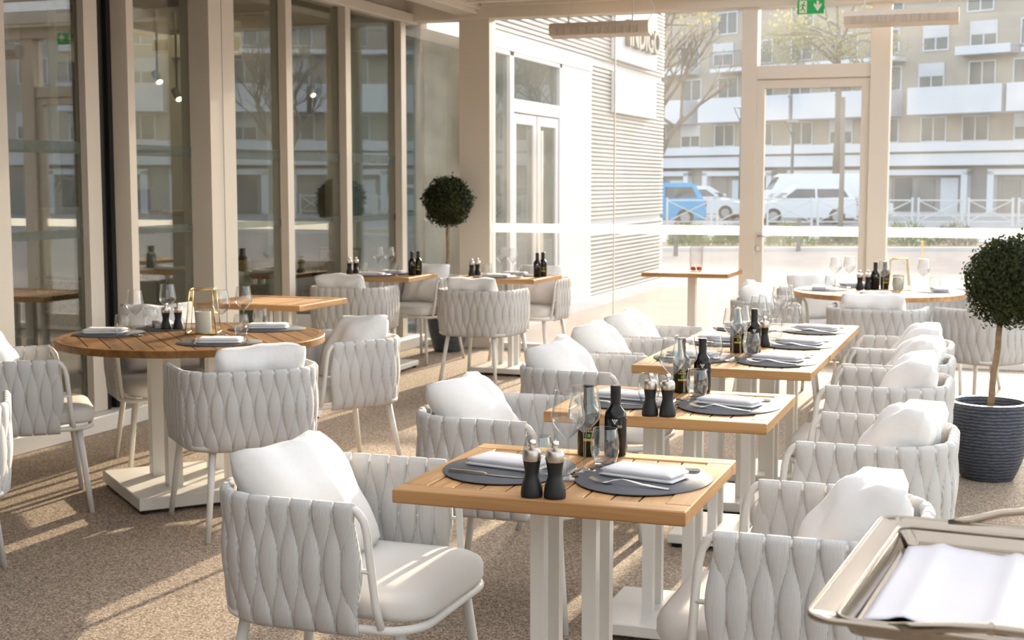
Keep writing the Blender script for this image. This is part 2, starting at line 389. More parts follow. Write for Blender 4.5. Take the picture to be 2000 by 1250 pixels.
def pillow_mesh(seed, a=0.205, t=0.098):
    rnd = random.Random(seed); n = 16; v = []; f = []; idx = {}
    ph = [rnd.uniform(0, 6.28) for _ in range(6)]; k1, k2 = rnd.uniform(3, 5), rnd.uniform(5, 8)
    sag = rnd.uniform(0.12, 0.3)
    for side in (1, -1):
        for i in range(n + 1):
            for j in range(n + 1):
                if side < 0 and (i in (0, n) or j in (0, n)): idx[side, i, j] = idx[1, i, j]; continue
                u, w = -1 + 2 * i / n, -1 + 2 * j / n
                cr = 1 - 0.085 * (u * w) ** 4; x = a * u * cr * (1 - 0.07 * (1 - w * w)); z = a * w * cr * (1 - 0.07 * (1 - u * u))
                th = t * (max(0, (1 - u ** 2) * (1 - w ** 2))) ** 0.36
                wr = 0.010 * sin(k1 * u * 2 + ph[0] + 1.3 * w) * (1 - abs(u)) + 0.006 * sin(k2 * (u * 0.6 - w) + ph[1]) + 0.006 * sin(9 * u + ph[2]) * max(0, w) ** 2
                y = side * th + wr * (1 - w * w * 0.3) + 0.03 * (u * u - 0.4) * (-1)
                if w > 0: z -= sag * 0.5 * w * (1 - u * u) * a     # the top edge sags between its two corners
                idx[side, i, j] = len(v); v.append((x, y, z))
    for side in (1, -1):
        for i in range(n):
            for j in range(n):
                q = (idx[side, i, j], idx[side, i + 1, j], idx[side, i + 1, j + 1], idx[side, i, j + 1])
                f.append(q if side < 0 else q[::-1])
    m = MB(); m.v, m.f = v, f; return m.mesh('throw_pillow', PILLOW, True)
PILLOWS = [pillow_mesh(s) for s in range(6)]

def chair(x, y, deg, label, group, pillow=None, pl=None):
    """pillow = (yaw jitter deg, lean deg, lift, sideways shift, roll deg)"""
    t = thing('woven_armchair', label, 'chair', x, y, 0, radians(deg), group); inst(CHAIR, t)
    if pl:
        jy, lean, lift, sh, roll = pillow or (0, 33, 0, 0, 0)
        M = T(x, y, 0, radians(deg)) @ T(sh, -0.105, 0.640 + lift) @ T(0, 0, 0, radians(jy)) @ T(0, 0, 0, 0, radians(lean)) @ T(0, 0, 0, 0, 0, radians(roll))
        o = obj('throw_pillow', PILLOWS[random.randrange(6)], None, M); tag(o, pl, 'pillow', 'white throw pillows on the armchairs')
    return t

# ------------------------------------------------------------------ teak tables
def plank(lx, ly, lz, mat=TEAK, c=0.003, name='slat'):     # grain along local X
    return MB().cbox(-lx / 2, lx / 2, -ly / 2, ly / 2, -lz / 2, lz / 2, c).mesh(name, mat)
POST = MB().cbox(-0.0175, 0.0175, -0.0175, 0.0175, 0, 0.652, 0.002).mesh('post', METAL_W)
POST_B = MB().cbox(-0.033, 0.033, -0.033, 0.033, 0, 0.65, 0.003).mesh('post', METAL_W)
FOOT = MB().lathe([(0.0, 0), (0.018, 0), (0.02, 0.008), (0.012, 0.02), (0.0, 0.02)], 12).mesh('foot', RUBBER, 40)
TOPZ, TH = 0.75, 0.034
def square_table_spec(w=0.70, d=0.61, mat=TEAK):
    sp = []; zc = TOPZ - TH / 2; b = 0.062
    rail = plank(w, b, TH, mat, 0.003, 'top_rail'); stile = plank(d - 2 * b - 0.002, b, TH, mat, 0.003, 'top_stile')
    for sy in (-1, 1): sp.append(('end_board', rail, T(0, sy * (d / 2 - b / 2), zc)))
    for sx in (-1, 1): sp.append(('side_board', stile, T(sx * (w / 2 - b / 2), 0, zc, pi / 2)))
    n = 9; iw = w - 2 * b; g = 0.004; sw = iw / n - g
    sl = plank(d - 2 * b - 0.003, sw, TH - 0.004, mat, 0.002)
    for i in range(n): sp.append(('slat', sl, T(-iw / 2 + iw * (i + 0.5) / n, 0, zc - 0.001, pi / 2)))
    sp.append(('mounting_plate', MB().cbox(-0.2, 0.2, -0.2, 0.2, TOPZ - TH - 0.012, TOPZ - TH, 0.002).mesh('mounting_plate', METAL_W), None))
    for sx in (-1, 1):
        for sy in (-1, 1): sp.append(('post', POST, T(sx * 0.066, sy * 0.062, 0.055)))
    sp.append(('base_plate', MB().cbox(-0.22, 0.22, -0.21, 0.21, 0.018, 0.058, 0.004).mesh('base_plate', METAL_W), None))
    for sx in (-1, 1):
        for sy in (-1, 1): sp.append(('foot', FOOT, T(sx * 0.19, sy * 0.18, 0)))
    return sp
SQ = square_table_spec()
def round_table_spec(R, mat, rot, plate=0.37, sp_post=0.135):
    sp = []; zc = TOPZ; rw = 0.03
    # bent edge band in eight segments
    seg = MB(); n = 8
    rings = []
    for k in range(9):
        a = (k / 8 - 0.5) * (2 * pi / n) * 0.998
        rings.append([(r * cos(a), r * sin(a), z) for r, z in ((R - rw, TOPZ - TH), (R, TOPZ - TH + 0.002), (R, TOPZ - 0.003), (R - 0.003, TOPZ), (R - rw, TOPZ))])
    me = seg.loft(rings).mesh('edge_band', mat, 35)
    for k in range(n): sp.append(('edge_band', me, T(0, 0, 0, 2 * pi * k / n)))
    Ri = R - rw - 0.001; m = 14; sw = 2 * Ri / m; g = 0.0055
    for i in range(m):
        a, b = -Ri + i * sw + g / 2, -Ri + (i + 1) * sw - g / 2
        poly = []
        ys = [a + (b - a) * q / 4 for q in range(5)]
        right = [(sqrt(max(0, Ri * Ri - y * y)), y) for y in ys]
        poly = right + [(-x, y) for x, y in right[::-1]]
        me = MB().prism(poly, 'z', TOPZ - TH + 0.003, TOPZ - 0.0005).mesh('slat', mat)
        sp.append(('slat', me, T(0, 0, 0, rot)))
    sp.append(('mounting_plate', MB().cbox(-0.3, 0.3, -0.3, 0.3, TOPZ - TH - 0.014, TOPZ - TH, 0.002).mesh('mounting_plate', METAL_W), None))
    for sx in (-1, 1):
        for sy in (-1, 1): sp.append(('post', POST_B, T(sx * sp_post, sy * sp_post, 0.055)))
    sp.append(('base_plate', MB().cbox(-plate, plate, -plate, plate, 0.018, 0.075, 0.004).mesh('base_plate', METAL_W), None))
    for sx in (-1, 1):
        for sy in (-1, 1): sp.append(('foot', FOOT, T(sx * (plate - 0.03), sy * (plate - 0.03), 0)))
    return sp

# ------------------------------------------------------------------ tableware
def smooth_prof(p, k=3):
    out = []
    for i in range(len(p) - 1):
        p0, p1, p2, p3 = p[max(i - 1, 0)], p[i], p[i + 1], p[min(i + 2, len(p) - 1)]
        for j in range(k):
            t = j / k
            out.append(tuple(max(0.0, 0.5 * ((2 * p1[c]) + (-p0[c] + p2[c]) * t + (2 * p0[c] - 5 * p1[c] + 4 * p2[c] - p3[c]) * t * t + (-p0[c] + 3 * p1[c] - 3 * p2[c] + p3[c]) * t ** 3)) if c == 0 else
                             0.5 * ((2 * p1[c]) + (-p0[c] + p2[c]) * t + (2 * p0[c] - 5 * p1[c] + 4 * p2[c] - p3[c]) * t * t + (-p0[c] + 3 * p1[c] - 3 * p2[c] + p3[c]) * t ** 3) for c in (0, 1)))
    return out + [p[-1]]
def wine_spec():
    bowl = smooth_prof([(0.0045, 0.098), (0.016, 0.108), (0.034, 0.128), (0.0415, 0.143), (0.0405, 0.158), (0.036, 0.183), (0.0315, 0.214)], 3)
    stem = [(0.036, 0.0), (0.037, 0.0015), (0.02, 0.004), (0.006, 0.008), (0.0035, 0.02), (0.0033, 0.06), (0.004, 0.09), (0.0048, 0.0985)]
    return [('bowl', MB().lathe(bowl, 28).mesh('bowl', GLASSW, True), None),
            ('rim', MB().tube([(0.0315 * cos(k * pi / 14), 0.0315 * sin(k * pi / 14), 0.214) for k in range(28)], 0.0007, 5, closed=True).mesh('rim', GLASSW, True), None),
            ('stem', MB().lathe([(0, 0)] + smooth_prof(stem, 2), 18).mesh('stem', GLASSW, True), None)]
WINE = wine_spec()
TUMB = [('bowl', MB().lathe([(0, 0.006), (0.022, 0.0065), (0.0255, 0.009)] + smooth_prof([(0.0275, 0.012), (0.034, 0.032), (0.0365, 0.05), (0.035, 0.074), (0.030, 0.098)], 3), 26).mesh('bowl', GLASSW, True), None),
        ('base', MB().lathe([(0, 0), (0.021, 0), (0.026, 0.003), (0.0275, 0.010), (0.024, 0.0085), (0, 0.0075)], 26).mesh('base', GLASSW, True), None),
        ('rim', MB().tube([(0.030 * cos(k * pi / 13), 0.030 * sin(k * pi / 13), 0.098) for k in range(26)], 0.0008, 5, closed=True).mesh('rim', GLASSW, True), None)]
MILL = [('body', MB().lathe([(0, 0), (0.0245, 0), (0.0258, 0.004)] + smooth_prof([(0.0258, 0.010), (0.0235, 0.026), (0.0178, 0.046), (0.0165, 0.056), (0.0185, 0.072), (0.0205, 0.083)], 3) + [(0.0, 0.084)], 24).mesh('body', BLACKW, 40), None),
        ('head', MB().lathe([(0, 0.083), (0.0205, 0.0835), (0.0222, 0.090), (0.0222, 0.103), (0.019, 0.109), (0.008, 0.1115), (0, 0.112)], 24).mesh('head', BRUSHED, 40), None),
        ('knob', MB().lathe([(0, 0.110), (0.004, 0.112), (0.0045, 0.115), (0.0085, 0.119), (0.0098, 0.124), (0.008, 0.130), (0, 0.132)], 18).mesh('knob', STEEL, True), None)]
def bottle_spec(kind):
    glassm = BOTTLE if kind == 'black' else BOTTLE_G; R = 0.0295
    sp = [('body', MB().lathe([(0, 0), (0.027, 0), (R, 0.004), (R, 0.098)] + smooth_prof([(R, 0.104), (0.0262, 0.116), (0.018, 0.127), (0.0128, 0.136)], 3) + [(0.0125, 0.15), (0, 0.15)], 26).mesh('body', glassm, 45), None),
          ('cap', MB().lathe([(0, 0.136), (0.0138, 0.136), (0.0138, 0.165), (0.0132, 0.1655), (0.0138, 0.1662), (0.0138, 0.184), (0.012, 0.186), (0, 0.186)], 22).mesh('cap', CAPB, 40), None)]
    m = MB(); r = R + 0.0004
    def dot(x, z, s, hz=None):
        hz = hz or s; k = 8
        m.add([(r * sin((x + s * cos(2 * pi * i / k)) / r), -r * cos((x + s * cos(2 * pi * i / k)) / r), z + hz * sin(2 * pi * i / k)) for i in range(k)], [tuple(range(k))])
    def bar(x0, x1, z0, z1):
        q = max(2, int((x1 - x0) / 0.006)); xs = [x0 + (x1 - x0) * i / q for i in range(q + 1)]
        for a, b in zip(xs, xs[1:]):
            m.add([(r * sin(a / r), -r * cos(a / r), z0), (r * sin(b / r), -r * cos(b / r), z0), (r * sin(b / r), -r * cos(b / r), z1), (r * sin(a / r), -r * cos(a / r), z1)], [(0, 1, 2, 3)])
    if kind == 'black':
        for i in range(3): dot(-0.0055 + i * 0.0055, 0.098, 0.0021)
        for i in range(2): dot(-0.00275 + i * 0.0055, 0.0935, 0.0021)
        dot(0, 0.089, 0.0021)
        sp.append(('emblem', m.mesh('emblem', WHITEP, fix=False), None))
        sp.append(('lettering', text_mesh('TO', 0.0095, WHITEP, wrap=r), T(0, 0, 0.080, radians(26))))
    else:
        for i in range(5): dot(-0.012 + i * 0.006, 0.066, 0.0022, 0.003)
        for i in range(3): dot(-0.005 + i * 0.005, 0.073, 0.0018, 0.003)
        bar(-0.015, 0.015, 0.040, 0.047)
        sp.append(('emblem', m.mesh('emblem', GOLDP, fix=False), None))
        m = MB(); bar(-0.0045, 0.0045, 0.050, 0.060)
        sp.append(('crest', m.mesh('crest', GREENP, fix=False), None))
    return sp
BOT_B, BOT_G = bottle_spec('black'), bottle_spec('olive')
PLACEMAT = MB().loft([[(a * cos(2 * pi * k / 44), b * sin(2 * pi * k / 44), z) for k in range(44)] for a, b, z in ((0.163, 0.188, 0), (0.165, 0.19, 0.0008), (0.165, 0.19, 0.0022), (0.164, 0.189, 0.003))]).mesh('placemat', MAT_G, 40)
def napkin_mesh():
    m = MB(); L, W = 0.20, 0.098
    # folded cloth: four soft layers around a rolled fold on one side
    for q, (z0, z1, ins) in enumerate(((0.0, 0.0085, 0.0), (0.0075, 0.0225, 0.003))):
        rings = []
        for i in range(13):
            x = -L / 2 + L * i / 12 + (ins if i == 0 else -ins if i == 12 else 0)
            wv = 0.0012 * sin(i * 1.1 + q * 2); hw = W / 2 - ins * 0.6; e = 1.0 if 0 < i < 12 else 0.35
            zm = (z0 + z1) / 2 + wv * q * 0.5; h = (z1 - z0) / 2 * e
            rings.append([(x, -hw, zm - h * 0.4), (x, -hw + 0.004, zm - h), (x, hw - 0.003, zm - h), (x, hw, zm), (x, hw - 0.003, zm + h), (x, -hw + 0.004, zm + h), (x, -hw - 0.001, zm + h * 0.5)])
        m.loft(rings)
    return m.mesh('napkin', NAPKIN, True)
NAPK = napkin_mesh()
def fork_mesh():
    m = MB(); n = []
    for x, w, z, h in ((-0.098, 0.010, 0.002, 0.0018), (-0.09, 0.0125, 0.002, 0.0018), (-0.03, 0.008, 0.006, 0.0018), (0.02, 0.0055, 0.014, 0.002), (0.043, 0.008, 0.010, 0.0014), (0.055, 0.0215, 0.005, 0.0012), (0.066, 0.023, 0.004, 0.001)):
        n.append([(x, -w / 2, z), (x, w / 2, z), (x, w / 2 * 0.8, z + h), (x, -w / 2 * 0.8, z + h)])
    m.loft(n)
    for k in range(4):
        y = -0.009 + 0.006 * k
        m.loft([[(x, y - w, z), (x, y + w, z), (x, y + w, z + 0.0012), (x, y - w, z + 0.0012)] for x, w, z in ((0.065, 0.0016, 0.004), (0.085, 0.0014, 0.006), (0.102, 0.0008, 0.012))])
    return m.mesh('fork', STEEL, 40)
def knife_mesh():
    m = MB()
    m.loft([[(x, -w, 0.0005), (x, w, 0.0005), (x, w * 0.7, h), (x, -w * 0.7, h)] for x, w, h in ((-0.105, 0.004, 0.006), (-0.10, 0.0058, 0.008), (-0.01, 0.0048, 0.007), (-0.002, 0.0045, 0.004))])
    m.loft([[(x, -w, 0.001), (x, e, 0.001), (x, e, 0.0018), (x, -w, 0.0022)] for x, w, e in ((-0.002, 0.005, 0.005), (0.02, 0.008, 0.006), (0.08, 0.008, 0.006), (0.102, 0.001, 0.005), (0.108, -0.003, 0.0045))])
    return m.mesh('knife', BRUSHED, 40)
FORK, KNIFE = fork_mesh(), knife_mesh()

def put(name, me_or_spec, label, cat, x, y, z, deg=0, group=None, tilt=0):
    if isinstance(me_or_spec, list):
        t = thing(name, label, cat, x, y, z, radians(deg), group); inst(me_or_spec, t); return t
    o = obj(name, me_or_spec, None, T(x, y, z, radians(deg), radians(tilt))); return tag(o, label, cat, group)
TZ = TOPZ + 0.0003
def place_setting(x, y, deg, where, seat, cut='fn', nap=12, nx=0.0, ny=0.0):
    """oval mat whose long axis is local Y; deg turns it; `seat` names the diner's side, `where` the table"""
    r = radians(deg)
    def L(u, v): return x + u * cos(r) - v * sin(r), y + u * sin(r) + v * cos(r)
    put('placemat', PLACEMAT, f'dark grey oval placemat on the {seat} of {where}', 'placemat', x, y, TZ, deg, 'dark grey placemats')
    a = L(nx, ny); put('napkin', NAPK, f'folded white napkin on the {seat} of {where}', 'napkin', *a, TZ + 0.0033, deg + nap, 'folded white napkins')
    if 'f' in cut:
        a = L(-0.005, -0.105); put('fork', FORK, f'steel fork on the {seat} placemat of {where}', 'fork', *a, TZ + 0.0033, deg + 180 - 6, 'steel forks')
    if 'n' in cut:
        a = L(0.01, 0.115); put('knife', KNIFE, f'steel knife on the {seat} placemat of {where}', 'knife', *a, TZ + 0.0033, deg + 180 + 2, 'steel knives')
    if 'F' in cut:
        a = L(0.005, 0.115); put('fork', FORK, f'steel fork on the {seat} placemat of {where}', 'fork', *a, TZ + 0.0033, deg + 4, 'steel forks')
    if 'N' in cut:
        a = L(-0.02, -0.105); put('knife', KNIFE, f'steel knife on the {seat} placemat of {where}', 'knife', *a, TZ + 0.0033, deg - 4, 'steel knives')

# ------------------------------------------------------------------ the room
XL, XG, YF, XR, YB, ZC = -5.04, -5.20, 11.58, 3.2, -3.2, 3.05
struct('floor', bx(-5.3, XR, YB, YF + 0.05, -0.12, 0, FLOOR, 'floor'), 'speckled brown resin floor of the glazed dining veranda', cat='floor')
FILL_ROOF = princ('fill_roof', (0.84, 0.85, 0.87), 0.9, spec=0.1, transl=0.75)  # roof out of view, made translucent to spread fill light over the tables
struct('ceiling', bx(-2.7, XR, YB, YF + 0.1, ZC + 0.06, ZC + 0.064, FILL_ROOF, 'ceiling'), 'pale unseen roof of the veranda, made translucent to add fill light', cat='ceiling')
struct('ceiling', bx(-4.62, -2.7, YB, YF + 0.1, ZC + 0.02, ZC + 0.09, CEIL, 'ceiling'), 'solid beige ceiling strip beside the left glazing', cat='ceiling')
for k in range(11):
    yy = YB + 0.4 + k * 1.4; struct('trim_%d' % (60 + k), bx(-4.55, XR, yy - 0.04, yy + 0.04, ZC - 0.06, ZC + 0.055, PAINT), 'beige roof rafter number %d from the rear' % (k + 1), cat='rafter')
def trim(n, me, label): return struct('trim_%d' % n, me, label, cat='trim')
# left glazing: plinth, posts, transom and panels above
w = thing('wall_left', 'low white plinth and beige panels of the left glazing', 'wall', kind='structure')
obj('plinth', MB().cbox(XG - 0.06, XL, YB, YF, 0, 0.10, 0.006).mesh('plinth', PAINT_W), w)
obj('transom', MB().cbox(XG - 0.05, XG + 0.09, YB, YF, 2.87, 2.96, 0.005).mesh('transom', PAINT), w)
obj('upper_panel', bx(XG - 0.03, XG + 0.02, YB, YF, 2.96, 3.4, PAINT), w)
obj('soffit', bx(XG - 0.03, -4.60, YB, YF, 3.22, 3.28, CEIL), w)
tn = 0
for y0, y1, x1, lab in ((5.80, 6.06, XL, 'beige post at the left edge beside the dark pane'), (7.13, 7.20, XL, 'slim beige post beside the black door gap'),
                        (8.03, 8.345, XL, 'broad beige post in the middle of the left glazing'), (9.22, 9.31, XG + 0.07, 'slim beige mullion right of the broad post'),
                        (10.19, 10.28, XG + 0.07, 'slim beige mullion second from the corner'), (11.26, 11.36, XG + 0.07, 'slim beige mullion nearest the far corner'),
                        (3.6, 3.7, XG + 0.07, 'slim beige mullion out at the near left'), (1.0, 1.1, XG + 0.07, 'slim beige mullion beside the viewer')):
    tn += 1; trim(tn, MB().cbox(XG - 0.06, x1, y0, y1, 0.10, 2.87 if x1 < XL else 3.22, 0.004).mesh('post', PAINT), lab)
tn += 1; trim(tn, MB().box(XG - 0.05, XG + 0.05, 7.0, 7.03, 0.10, 2.87).box(XG - 0.05, XG + 0.05, 7.085, 7.125, 0.10, 2.87).box(XG - 0.05, XG + 0.02, 7.03, 7.085, 0.10, 2.87).mesh('gap', RUBBER), 'black gap of the sliding door beside the slim post')
tn += 1; trim(tn, MB().cbox(XL - 0.012, XL + 0.001, 8.185, 8.19, 0.1, 3.2, 0.0005).mesh('groove', DARKP), 'thin dark joint down the broad beige post')
tn += 1; trim(tn, MB().cbox(XG - 0.02, XG + 0.05, 6.87, 6.998, 0.10, 2.87, 0.004).mesh('stile', PAINT), 'beige door stile left of the black gap')
def window(n, axis, p, a0, a1, z0, z1, mat, label, bands=(), th=0.010, films=FROST):
    w = thing('window_%d' % n, label, 'window', kind='structure')
    def b(q, t0, t1, s0, s1, m): return bx(q - t0, q + t1, s0, s1, 0, 0, m)
    if axis == 'x':
        obj('pane', bx(p - th / 2, p + th / 2, a0, a1, z0, z1, mat, 'pane'), w)
        for b0, b1 in bands: obj('frosted_band', bx(p + th / 2 + 0.0005, p + th / 2 + 0.0015, a0, a1, b0, b1, films, 'band'), w)
    else:
        obj('pane', bx(a0, a1, p - th / 2, p + th / 2, z0, z1, mat, 'pane'), w)
        for b0, b1 in bands: obj('frosted_band', bx(a0, a1, p - th / 2 - 0.0015, p - th / 2 - 0.0005, b0, b1, films, 'band'), w)
    return w
FILM = glass('film_left', 0.03, (0.80, 0.84, 0.82), dust=0.25, dust_col=(0.62, 0.66, 0.62))
LB = ((1.635, 1.705), (1.145, 1.195))
for k, (y0, y1, lab) in enumerate(((6.06, 6.87, 'dark glass door leaf at the far left'), (7.2, 8.03, 'glass pane left of the broad post'), (8.345, 9.22, 'glass pane right of the broad post'),
                                   (9.31, 10.19, 'glass pane reflecting a round shrub'), (10.28, 11.26, 'narrow glass pane next to the corner'),
                                   (3.7, 5.8, 'wide glass pane at the near left'), (1.1, 3.6, 'wide glass pane out at the viewer\'s left'), (YB, 1.0, 'wide glass pane behind the viewer\'s left'))):
    window(k + 1, 'x', XG, y0, y1, 0.10, 2.87, PANE, lab, LB, films=FILM)
# corner beam and far wall
tn += 1; trim(tn, MB().cbox(-4.70, -4.50, YB, YF - 0.02, 2.93, 3.24, 0.006).mesh('beam', PAINT), 'beige ceiling beam running to the far corner post')
tn += 1; trim(tn, MB().cbox(-4.53, -4.47, YB, YF - 0.02, 2.97, 3.05, 0.006).mesh('beam', PAINT), 'narrow beige ledge along the ceiling beam')
FP = [(-4.685, -4.47, 'thick beige corner post of the far glazing'), (-4.47, -4.40, 'slim beige frame right of the thick corner post'),
      (-2.185, -2.06, 'beige post left of the glass door'), (-1.155, -1.005, 'beige post right of the glass door'), (1.6, 1.75, 'beige post of the far glazing beyond the topiary')]
for a, b, lab in FP:
    tn += 1; trim(tn, MB().cbox(a, b, YF - 0.07, YF + 0.08, 0.0, 3.05, 0.005).mesh('post', PAINT), lab)
w = thing('wall_far', 'beige head beam and white sill of the far glazing', 'wall', kind='structure')
obj('head_beam', MB().cbox(-5.2, XR, YF - 0.09, YF + 0.09, 2.89, 3.12, 0.006).mesh('head_beam', PAINT), w)
obj('head_ledge', MB().cbox(-4.45, XR, YF - 0.14, YF - 0.09, 2.99, 3.05, 0.004).mesh('head_ledge', PAINT), w)
for a, b in ((-5.2, -2.1), (-1.1, XR)): obj('sill', MB().cbox(a, b, YF - 0.05, YF + 0.05, 0.0, 0.055, 0.004).mesh('sill', PAINT_W), w)
obj('panel', bx(-5.2, -4.69, YF - 0.02, YF + 0.02, 3.0, 3.24, PAINT), w)
FB = ((1.035, 1.11),)
window(9, 'y', YF, -5.14, -4.685, 0.055, 2.89, PANE_F, 'narrow far pane behind the small topiary')
window(10, 'y', YF, -4.40, -3.284, 0.055, 2.89, PANE_F, 'left half of the big far pane', FB)
window(11, 'y', YF, -3.278, -2.185, 0.055, 2.89, PANE_F, 'right half of the big far pane', FB)
window(12, 'y', YF, -2.06, -1.155, 2.42, 2.89, PANE_F, 'transom pane above the glass door')
window(13, 'y', YF, -1.005, 1.6, 0.055, 2.89, PANE_F, 'big far pane right of the glass door', FB)
window(14, 'y', YF, 1.75, XR, 0.055, 2.89, PANE_F, 'far pane at the right corner', FB)
tn += 1; trim(tn, MB().box(-3.286, -3.276, YF - 0.009, YF + 0.009, 0.055, 2.89).mesh('joint', PAINT_W), 'thin white joint between the two halves of the far pane')
d = thing('door_1', 'beige framed glass door in the far glazing', 'door', kind='structure')
obj('door_head', MB().cbox(-2.06, -1.155, YF - 0.05, YF + 0.06, 2.31, 2.42, 0.005).mesh('head', PAINT), d)
obj('stile', MB().cbox(-2.06, -2.0, YF - 0.035, YF + 0.035, 0.01, 2.31, 0.005).mesh('stile', PAINT), d)
obj('stile', MB().cbox(-1.225, -1.155, YF - 0.035, YF + 0.035, 0.01, 2.31, 0.005).mesh('stile', PAINT), d)
obj('rail', MB().cbox(-2.0, -1.225, YF - 0.035, YF + 0.035, 2.235, 2.31, 0.005).mesh('rail', PAINT), d)
obj('rail', MB().cbox(-2.0, -1.225, YF - 0.035, YF + 0.035, 0.01, 0.16, 0.005).mesh('rail', PAINT), d)
obj('pane', bx(-2.0, -1.225, YF - 0.005, YF + 0.005, 0.16, 2.235, PANE_F), d)
obj('frosted_band', bx(-2.0, -1.225, YF - 0.0065, YF - 0.0055, 1.035, 1.11, FROST), d)
obj('handle', MB().tube([(-2.03, YF - 0.035, 1.03), (-2.03, YF - 0.08, 1.03), (-1.93, YF - 0.08, 1.03)], 0.009, 8).mesh('handle', STEEL, True), d)
obj('lock', MB().tube([(-2.03, YF - 0.035, 0.93), (-2.03, YF - 0.05, 0.93)], 0.022, 12).mesh('lock', STEEL, 40), d)
# right glazing and rear wall, out of the picture
w = thing('wall_right', 'beige framed glazing along the right side', 'wall', kind='structure')
obj('head_beam', bx(XR - 0.08, XR + 0.08, YB, YF, 2.89, 3.12, PAINT), w); obj('sill', bx(XR - 0.05, XR + 0.05, YB, YF, 0, 0.055, PAINT_W), w)
for k in range(7):
    y = YB + (YF - YB) * k / 6; obj('post', bx(XR - 0.07, XR + 0.07, y - 0.06, y + 0.06, 0, 2.89, PAINT), w)
window(15, 'x', XR, YB, YF, 0.055, 2.89, PANE_R, 'long glazing on the right side')
struct('wall_rear', bx(-5.3, XR, YB - 0.2, YB, 0, 3.3, PAINT, 'wall'), 'beige rear wall behind the viewer', cat='wall')

# ------------------------------------------------------------------ row of small tables
ROW = [(-1.018, 3.235, 'the nearest teak table'), (-1.042, 4.415, 'the second teak table of the row'), (-1.078, 5.605, 'the third teak table of the row'),
       (-1.083, 6.220, 'the fourth teak table of the row'), (-1.09, 6.845, 'the last teak table of the row')]
TL = ['small teak table nearest the viewer set with two grey placemats', 'small teak table second in the row with a pair of black mills', 'small teak table third in the row with two dark bottles',
      'small teak table fourth in the row pushed against the third', 'small teak table at the far end of the joined row']
for (x, y, nm), lab in zip(ROW, TL):
    t = thing('teak_table', lab, 'table', x, y, 0, radians(0.6), 'small square teak tables'); inst(SQ, t)
def wine(x, y, lab): put('wine_glass', WINE, lab, 'wine glass', x, y, TZ + 0.0001, random.uniform(0, 360), 'stemmed wine glasses')
def tumbler(x, y, lab): put('water_tumbler', TUMB, lab, 'tumbler', x, y, TZ + 0.0001, random.uniform(0, 360), 'rounded water tumblers')
def mill(x, y, lab): put('pepper_mill', MILL, lab, 'mill', x, y, TZ, random.uniform(0, 360), 'black and steel mills')
def bottle(kind, x, y, deg, lab): put('oil_bottle', BOT_B if kind == 'b' else BOT_G, lab, 'bottle', x, y, TZ, deg, 'dark oil and vinegar bottles')
for i, (x, y, nm) in enumerate(ROW):
    place_setting(x - 0.165, y + 0.0, 0, nm, 'left side', 'FN', nap=-12, nx=-0.01, ny=0.02)
    place_setting(x + 0.18, y + 0.0, 0, nm, 'right side', 'fn', nap=-14, nx=0.0, ny=0.01)
    if i in (0, 1, 3):
        dy = -0.272 if i < 2 else -0.12
        mill(x - 0.012, y + dy, f'left one of the two black mills on {nm}'); mill(x + 0.042, y + dy + 0.004, f'right one of the two black mills on {nm}')
    wine(x + 0.005, y - 0.055, f'nearer wine glass in the middle of {nm}'); wine(x + 0.02, y + 0.035 + 0.02 * (i % 2), f'farther wine glass in the middle of {nm}')
    tumbler(x - 0.072, y - 0.055, f'water tumbler left of the wine glasses on {nm}'); tumbler(x + 0.052, y + 0.105, f'water tumbler right of the wine glasses on {nm}')
    if i in (0, 1, 2):
        bottle('g', x - 0.035, y + 0.25, 18, f'dark bottle with gold print on {nm}'); bottle('b', x + 0.035, y + 0.262, 12, f'black bottle with white dotted emblem on {nm}')
# chairs beside the row
LCH = [(-1.645, 3.235, -90, 'nearest white woven armchair, left of the closest table, its seat striped by sun'), (-1.640, 4.46, -90, 'white woven armchair left of the second table'),
       (-1.70, 5.68, -91, 'white woven armchair left of the third table'), (-1.735, 6.36, -92, 'white woven armchair left of the fourth table'), (-1.76, 7.03, -92, 'white woven armchair at the far left end of the table row')]
RCH = [(-0.445, 3.275, 90, 'white woven armchair right of the nearest table, partly behind the silver tray'), (-0.435, 4.42, 90, 'white woven armchair right of the second table'),
       (-0.505, 5.63, 90, 'white woven armchair right of the third table'), (-0.525, 6.30, 90, 'white woven armchair right of the fourth table'), (-0.555, 6.90, 90, 'white woven armchair at the far right end of the table row')]
WHO = ['nearest', 'second', 'third', 'fourth', 'last']
for i, (x, y, a, lab) in enumerate(LCH):
    chair(x, y, a, lab, 'white woven armchairs along the table row', ((-4, 33, -0.012, 0.0, 0), (4, 34, 0, 0.0, -2), (-4, 35, 0, 0.02, 4), (5, 33, 0, 0, 0), (0, 34, 0, 0, 3))[i], f'white throw pillow on the {WHO[i]} armchair left of the table row')
for i, (x, y, a, lab) in enumerate(RCH):
    chair(x, y, a, lab, 'white woven armchairs along the table row', ((5, 30, -0.012, 0.0, 4), (-6, 28, -0.012, -0.02, 3), (4, 29, -0.01, 0.0, -3), (-4, 29, -0.012, 0, 2), (3, 29, -0.012, 0, 0))[i], f'white throw pillow on the {WHO[i]} armchair right of the table row')

